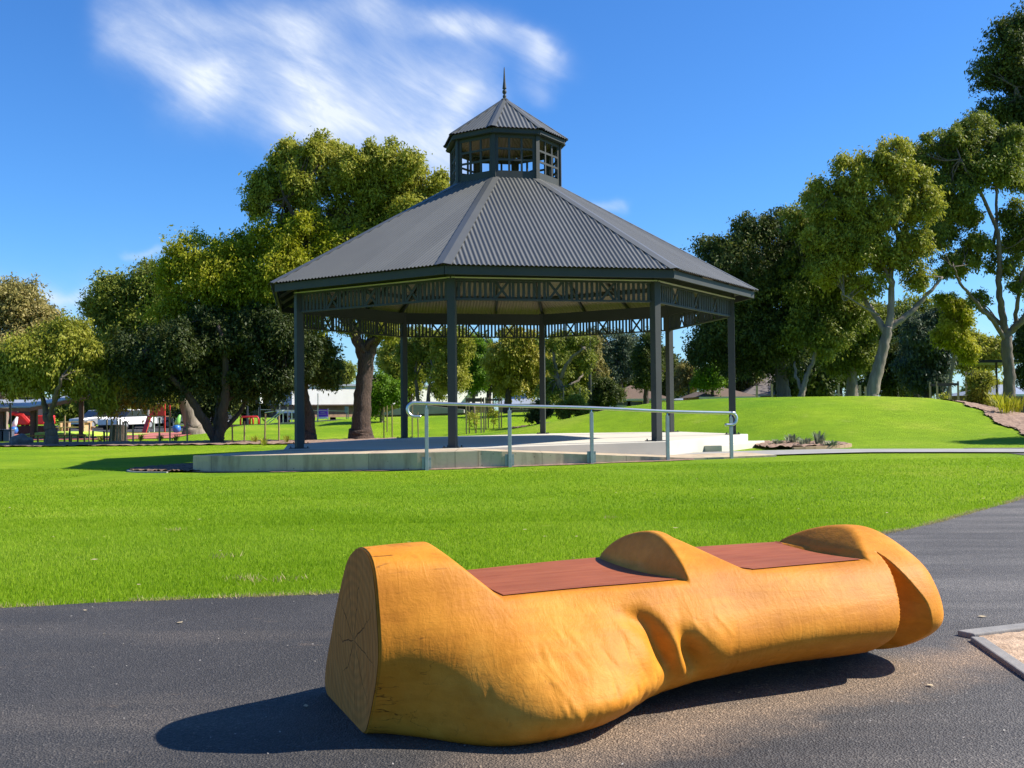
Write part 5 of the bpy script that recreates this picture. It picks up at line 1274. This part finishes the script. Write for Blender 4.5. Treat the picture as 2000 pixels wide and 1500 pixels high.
# bus
p = on(572, 825, 74); bu = thing('white_bus', 'white minibus parked behind the left gazebo post', 'bus', p, None)
x0, x1 = P(540, 800, 74).x, P(601, 800, 74).x; z0 = p.z; zt = P(570, 801, 74).z; L_ = x1 - x0
mb = MB(); mb.box(((x0 + x1) / 2, 75, z0 + .3 + (zt - z0 - .3) / 2), (L_, 2, zt - z0 - .3)); mb.build('body', M['white'], bu, bevel=.08)
for i in range(5):
    mb = MB(); mb.box((x0 + L_ * (i + .5) / 5, 73.99, zt - .42), (L_ / 5 - .1, .04, .42)); mb.build('window', M['darkglass'], bu)
for t in (.2, .8):
    c_ = Vector((x0 + L_ * t, 74.05, z0 + .36)); mb = MB(); mb.tube([c_ - Vector((0, .08, 0)), c_ + Vector((0, .2, 0))], .35, 14); mb.build('wheel', M['rubber'], bu)
mb = MB(); mb.box(((x0 + x1) / 2, 73.985, z0 + .55), (L_ - .1, .02, .12)); mb.build('stripe', M['redfall'], bu)
# metal stair rail before the bus
r = thing('stair_rail', 'silver metal stair rail in front of the minibus', 'railing', on(535, 825, 62))
for a_, b_ in (((519, 826), (550, 802)), ((526, 826), (556, 802)), ((556, 802), (600, 802)), ((553, 826), (553, 802)), ((570, 826), (570, 802)), ((517, 806), (556, 800))):
    mb = MB(); mb.tube([P(*a_, 62), P(*b_, 62)], .03, 6); mb.build('rail', M['galv'], r)
# pale concrete retaining wall behind the berm
mb = MB(); A_1, A_2 = P(745, 803, 62), P(905, 806, 62)
vs = [P(735, 811, 62), P(906, 808, 62), P(906, 800, 62), P(830, 791, 62), P(800, 790, 62)]
n_ = len(vs); mb.add([v for v in vs] + [v + Vector((0, 1.2, 0)) for v in vs], [tuple(range(n_)), tuple(range(n_, 2 * n_))[::-1]] + [(i, (i + 1) % n_, n_ + (i + 1) % n_, n_ + i) for i in range(n_)])
tag(mb.build('retaining_wall', M['pathconc'], origin=P(820, 808, 62)), 'low sloping pale concrete wall behind the handrail loop', 'wall')
mb = MB(); mb.bar(on(735, 812, 60.5), on(925, 808, 60.5), .1, .22); tag(mb.build('sleeper_edge', M['darkwood'], origin=on(830, 810, 60.5)), 'dark timber sleeper edge along the top of the grass berm', 'edging')
# court fence posts (thin galvanised)
r = thing('court_fence', 'tall thin wire court fence with galvanised posts left of the gazebo', 'fence', on(560, 825, 66))
for px in (506, 546, 562, 621, 680):
    q = P(px, 795 if px != 546 else 770, 66); mb = MB(); mb.bar((q.x, 66, tz(q.x, 66) - .1), (q.x, 66, q.z + (.9 if px == 621 else 0)), .05, .05); mb.build('post', M['galv'], r)
mb = MB(); mb.bar(P(506, 800, 66), P(680, 803, 66), .04, .04); mb.build('rail', M['galv'], r)
# back park fence with wire (left): long grey mesh
r = thing('back_fence', 'grey back fence running behind the parked cars', 'fence', on(260, 820, 88))
a_, b_ = P(170, 804, 88), P(450, 806, 88)
mb = MB(); mb.bar(a_, b_, .06, .06); mb.build('rail', M['galv_dull'], r)
for px in range(170, 451, 28):
    q = P(px, 805, 88); mb = MB(); mb.bar((q.x, 88, tz(q.x, 88) - .1), (q.x, 88, q.z), .07, .07); mb.build('post', M['galv_dull'], r)

# ------------------------------------------------------------------ right background: houses, pole, fences
house('grey_roof_house', 'low house with pale grey steel roof behind the mulch hollow', 975, 1062, 80, 9, 789, 'brick', 'greyroof', 766, wins=((1000, 792, 800, 1.4), (1035, 792, 800, 1.2)))
house('tile_roof_house', 'house with brown hip tile roof between the shrub and front post', 1196, 1300, 72, 9, 779, 'white', 'tileroof', 750, wins=((1215, 783, 793, 1.3), (1240, 783, 793, 1.2)))
house('gable_house', 'tan house with low hip roof right of the far gazebo post', 1375, 1470, 66, 8, 775, 'brick', 'tileroof', 751)
house('big_roof_house', 'large house with grey-brown tile roof behind the dark trunks', 1462, 1625, 72, 11, 770, 'brick', 'tileroof2', 724)
house('far_house', 'low cream house glimpsed behind the mound beside the small street tree', 1325, 1385, 82, 8, 781, 'white', 'greyroof', 775, hip=True)
house('side_house', 'house with pale roof at the right edge behind the forked gum', 1955, 2080, 70, 9, 770, 'brick', 'greyroof', 748)
q = P(1153, 790, 58); zt = P(1151, 600, 58).z; zg = tz(q.x, 58)
r = thing('light_pole', 'thin tall grey light pole seen through the right of the gazebo', 'light pole', (q.x, 58, zg))
mb = MB(); mb.tube([(q.x, 58, zg - .1), (q.x, 58, zt)], [.10, .07], 10); mb.build('pole', M['steel_dark'], r)
mb = MB(); mb.tube([(q.x, 58, zt - .02), (q.x - .6, 58, zt + .12)], .03, 8); mb.build('arm', M['steel_dark'], r)
mb = MB(); mb.box((q.x - .75, 58, zt + .12), (.5, .2, .08)); mb.build('lamp_head', M['galv_dull'], r)
p = on(1158, 790, 60); mb = MB(); mb.lathe([(.01, 1.35), (.55, 1.3), (.58, 1.25), (.58, .04), (.55, 0)], p, 20)
tag(mb.build('water_tank', M['navy'], origin=p, smooth=False), 'dark round water tank at the foot of the thin light pole', 'tank')
# garden shed beside tank
house('garden_shed', 'small grey shed with green edged roof left of the water tank', 1130, 1152, 66, 3, 778, 'galv_dull', 'greyroof', 771, 'shed', over=.15)
# dark fence at right
r = thing('dark_fence', 'dark navy sheet fence at the right edge above the mulch slope', 'fence', on(1970, 810, 38.5))
x0, x1 = P(1936, 800, 38.5).x, P(2060, 800, 38.5).x; zt = P(1960, 776, 38.5).z; zb = tz(x0, 38.5) - .2
mb = MB(); n = 60
vs = []
for i in range(n + 1):
    x = x0 + (x1 - x0) * i / n; yy = 38.5 + (.03 if i % 4 in (0, 1) else 0); vs += [(x, yy, zb), (x, yy, zt)]
mb.add(vs, [(2 * i, 2 * i + 2, 2 * i + 3, 2 * i + 1) for i in range(n)]); mb.build('sheet', M['navy'], r)
mb = MB(); mb.bar((x0, 38.5, zt), (x1, 38.5, zt), .06, .06); mb.build('rail', M['navy'], r)
for t in (0, .33, .66, 1):
    mb = MB(); x = x0 + (x1 - x0) * t; mb.bar((x, 38.46, zb), (x, 38.46, zt + .02), .07, .07); mb.build('post', M['navy'], r)
# dark flat carport
D = 58; r = thing('carport', 'dark flat carport roof left of the forked trunk', 'carport', on(1940, 800, D))
a_, b_ = P(1906, 706, D), P(2020, 711, D); mb = MB(); mb.box(((a_.x + b_.x) / 2, D + 1.5, a_.z), (b_.x - a_.x, 3.4, .16)); mb.build('roof', M['blackp'], r)
for px in (1946, 2012):
    q = P(px, 720, D); mb = MB(); mb.bar((q.x, D, tz(q.x, D) - .1), (q.x, D, a_.z), .09, .09); mb.build('post', M['darkwood'], r)

# ------------------------------------------------------------------ sun, sky, camera
AZ, EL = R(4), R(42)
sd = Vector((math.cos(EL) * math.cos(AZ), math.cos(EL) * math.sin(AZ), math.sin(EL)))
li = bpy.data.lights.new('sun', 'SUN'); li.energy = 5.0; li.angle = R(.53); li.color = (1, .93, .82)
lo = bpy.data.objects.new('sun', li); COL.objects.link(lo); lo.rotation_euler = sd.to_track_quat('Z', 'Y').to_euler()

wd = bpy.data.worlds.new('World'); scene.world = wd; wd.use_nodes = True
class WT(NT):
    def __init__(s): s.t = wd.node_tree; s.n = s.t.nodes; s.l = s.t.links
w = WT(); bg = w.n['Background']
sky = w.node('ShaderNodeTexSky'); sky.sky_type = 'NISHITA'; sky.sun_disc = False
sky.sun_elevation = EL; sky.sun_rotation = PI / 2 - AZ; sky.air_density = 1.0; sky.dust_density = .35; sky.ozone_density = 2.0
hsv = w.node('ShaderNodeHueSaturation'); hsv.inputs['Saturation'].default_value = 1.15; hsv.inputs['Value'].default_value = 1.0
w.link(sky.outputs[0], hsv.inputs['Color'])
tc = w.node('ShaderNodeTexCoord'); sep = w.node('ShaderNodeSeparateXYZ'); w.link(tc.outputs['Generated'], sep.inputs[0])
yy = w.math('MAXIMUM', sep.outputs[1], .02)
# cirrus laid out by direction (tangent of azimuth and elevation ahead)
tx = w.math('DIVIDE', sep.outputs[0], yy); ty = w.math('DIVIDE', sep.outputs[2], yy)
cmb = w.node('ShaderNodeCombineXYZ'); w.link(tx, cmb.inputs[0]); w.link(ty, cmb.inputs[1])
wn = w.node('ShaderNodeTexNoise'); wn.inputs['Scale'].default_value = 7; wn.inputs['Detail'].default_value = 5; w.link(cmb.outputs[0], wn.inputs['Vector'])
ws = w.node('ShaderNodeSeparateColor'); w.link(wn.outputs['Color'], ws.inputs[0])
txw = w.math('ADD', tx, w.math('MULTIPLY', w.math('SUBTRACT', ws.outputs[0], .5), .10)); tyw = w.math('ADD', ty, w.math('MULTIPLY', w.math('SUBTRACT', ws.outputs[1], .5), .10))
def tan(px, py): d_ = ray(px, py); return d_[0] / d_[1], d_[2] / d_[1]
def capsule(a_, b_, wpx, st):
    (ax_, ay), (bx_, by) = tan(*a_), tan(*b_); dx, dy = bx_ - ax_, by - ay; L2 = dx * dx + dy * dy
    px_ = w.math('SUBTRACT', txw, ax_); py_ = w.math('SUBTRACT', tyw, ay)
    t = w.math('DIVIDE', w.math('ADD', w.math('MULTIPLY', px_, dx), w.math('MULTIPLY', py_, dy)), L2, True)
    ex = w.math('SUBTRACT', px_, w.math('MULTIPLY', t, dx)); ey = w.math('SUBTRACT', py_, w.math('MULTIPLY', t, dy))
    d2 = w.math('ADD', w.math('MULTIPLY', ex, ex), w.math('MULTIPLY', ey, ey)); s_ = wpx / FPX
    return w.math('MULTIPLY', w.math('EXPONENT', w.math('MULTIPLY', d2, -1 / (s_ * s_))), st)
tot = None
for c_ in (((230, 60), (420, 150), 42, .50), ((430, 160), (620, 240), 58, .60), ((590, 200), (860, 300), 70, .75), ((300, 10), (620, 40), 60, .55), ((600, 90), (640, 190), 60, .40), ((730, 0), (930, 60), 46, .70), ((900, 40), (1050, 100), 40, .5), ((1060, 80), (1040, 180), 26, .35),
           ((680, 170), (880, 190), 60, .5), ((760, 90), (860, 140), 46, .35), ((860, 280), (940, 170), 44, .4), ((400, 120), (620, 120), 80, .35), ((50, 562), (200, 570), 13, .55), ((230, 508), (320, 512), 9, .35), ((1155, 395), (1195, 390), 12, .4), ((0, 545), (110, 560), 20, .2), ((-100, 590), (240, 590), 45, .22), ((-600, 740), (2600, 720), 150, .30), ((1020, 60), (1075, 90), 18, .3), ((870, 210), (935, 200), 20, .3)):
    k = capsule(*c_); tot = k if tot is None else w.math('ADD', tot, k)
mp = w.node('ShaderNodeMapping'); mp.inputs['Scale'].default_value = (3.0, 9, 1)
mr = w.node('ShaderNodeMapping'); mr.inputs['Rotation'].default_value = (0, 0, R(33)); cw = w.node('ShaderNodeCombineXYZ'); w.link(txw, cw.inputs[0]); w.link(tyw, cw.inputs[1])
w.link(cmb.outputs[0], mr.inputs['Vector']); w.link(mr.outputs[0], mp.inputs['Vector'])
wisp = w.noise(mp.outputs[0], 1.7, 9, .62, .45)
wfac = w.ramp(wisp, [(.30, (.32, .32, .32)), (.70, (1.12, 1.12, 1.12))])
m2 = w.node('ShaderNodeMapping'); m2.inputs['Scale'].default_value = (7, 26, 1); w.link(mr.outputs[0], m2.inputs['Vector'])
w2 = w.ramp(w.noise(m2.outputs[0], 1.5, 8, .65, .6), [(.32, (.66, .66, .66)), (.66, (1.12, 1.12, 1.12))])
cl = w.math('MULTIPLY', w.math('MULTIPLY', w.math('MULTIPLY', tot, wfac), w2), .98, True)
skys = w.mix(1, hsv.outputs[0], (.040, .070, .104), 'MULTIPLY')
fin = w.mix(cl, skys, (.47, .515, .59))
w.link(fin, bg.inputs['Color']); bg.inputs['Strength'].default_value = 1.0

cam = bpy.data.cameras.new('camera'); co = bpy.data.objects.new('camera', cam); COL.objects.link(co)
cam.sensor_width = 36; cam.lens = FPX / 2000 * 36; cam.clip_start = .05; cam.clip_end = 3000
c, s, cr, sr = math.cos(PITCH), math.sin(PITCH), math.cos(ROLL), math.sin(ROLL)
fw = Vector((0, c, s)); upv = Vector((0, -s, c)); xv = Vector((1, 0, 0))
rt = xv * cr - upv * sr; up2 = xv * sr + upv * cr
mt = Matrix((rt, up2, -fw)).transposed().to_4x4(); mt.translation = Vector((0, 0, CAMZ)); co.matrix_world = mt
scene.camera = co
scene.view_settings.view_transform = 'Standard'; scene.view_settings.look = 'None'; scene.view_settings.exposure = .9; scene.view_settings.gamma = 1
scene.cycles.use_denoising = True
scene.cycles.max_bounces = 8; scene.cycles.diffuse_bounces = 3; scene.cycles.transmission_bounces = 3; scene.cycles.glossy_bounces = 3
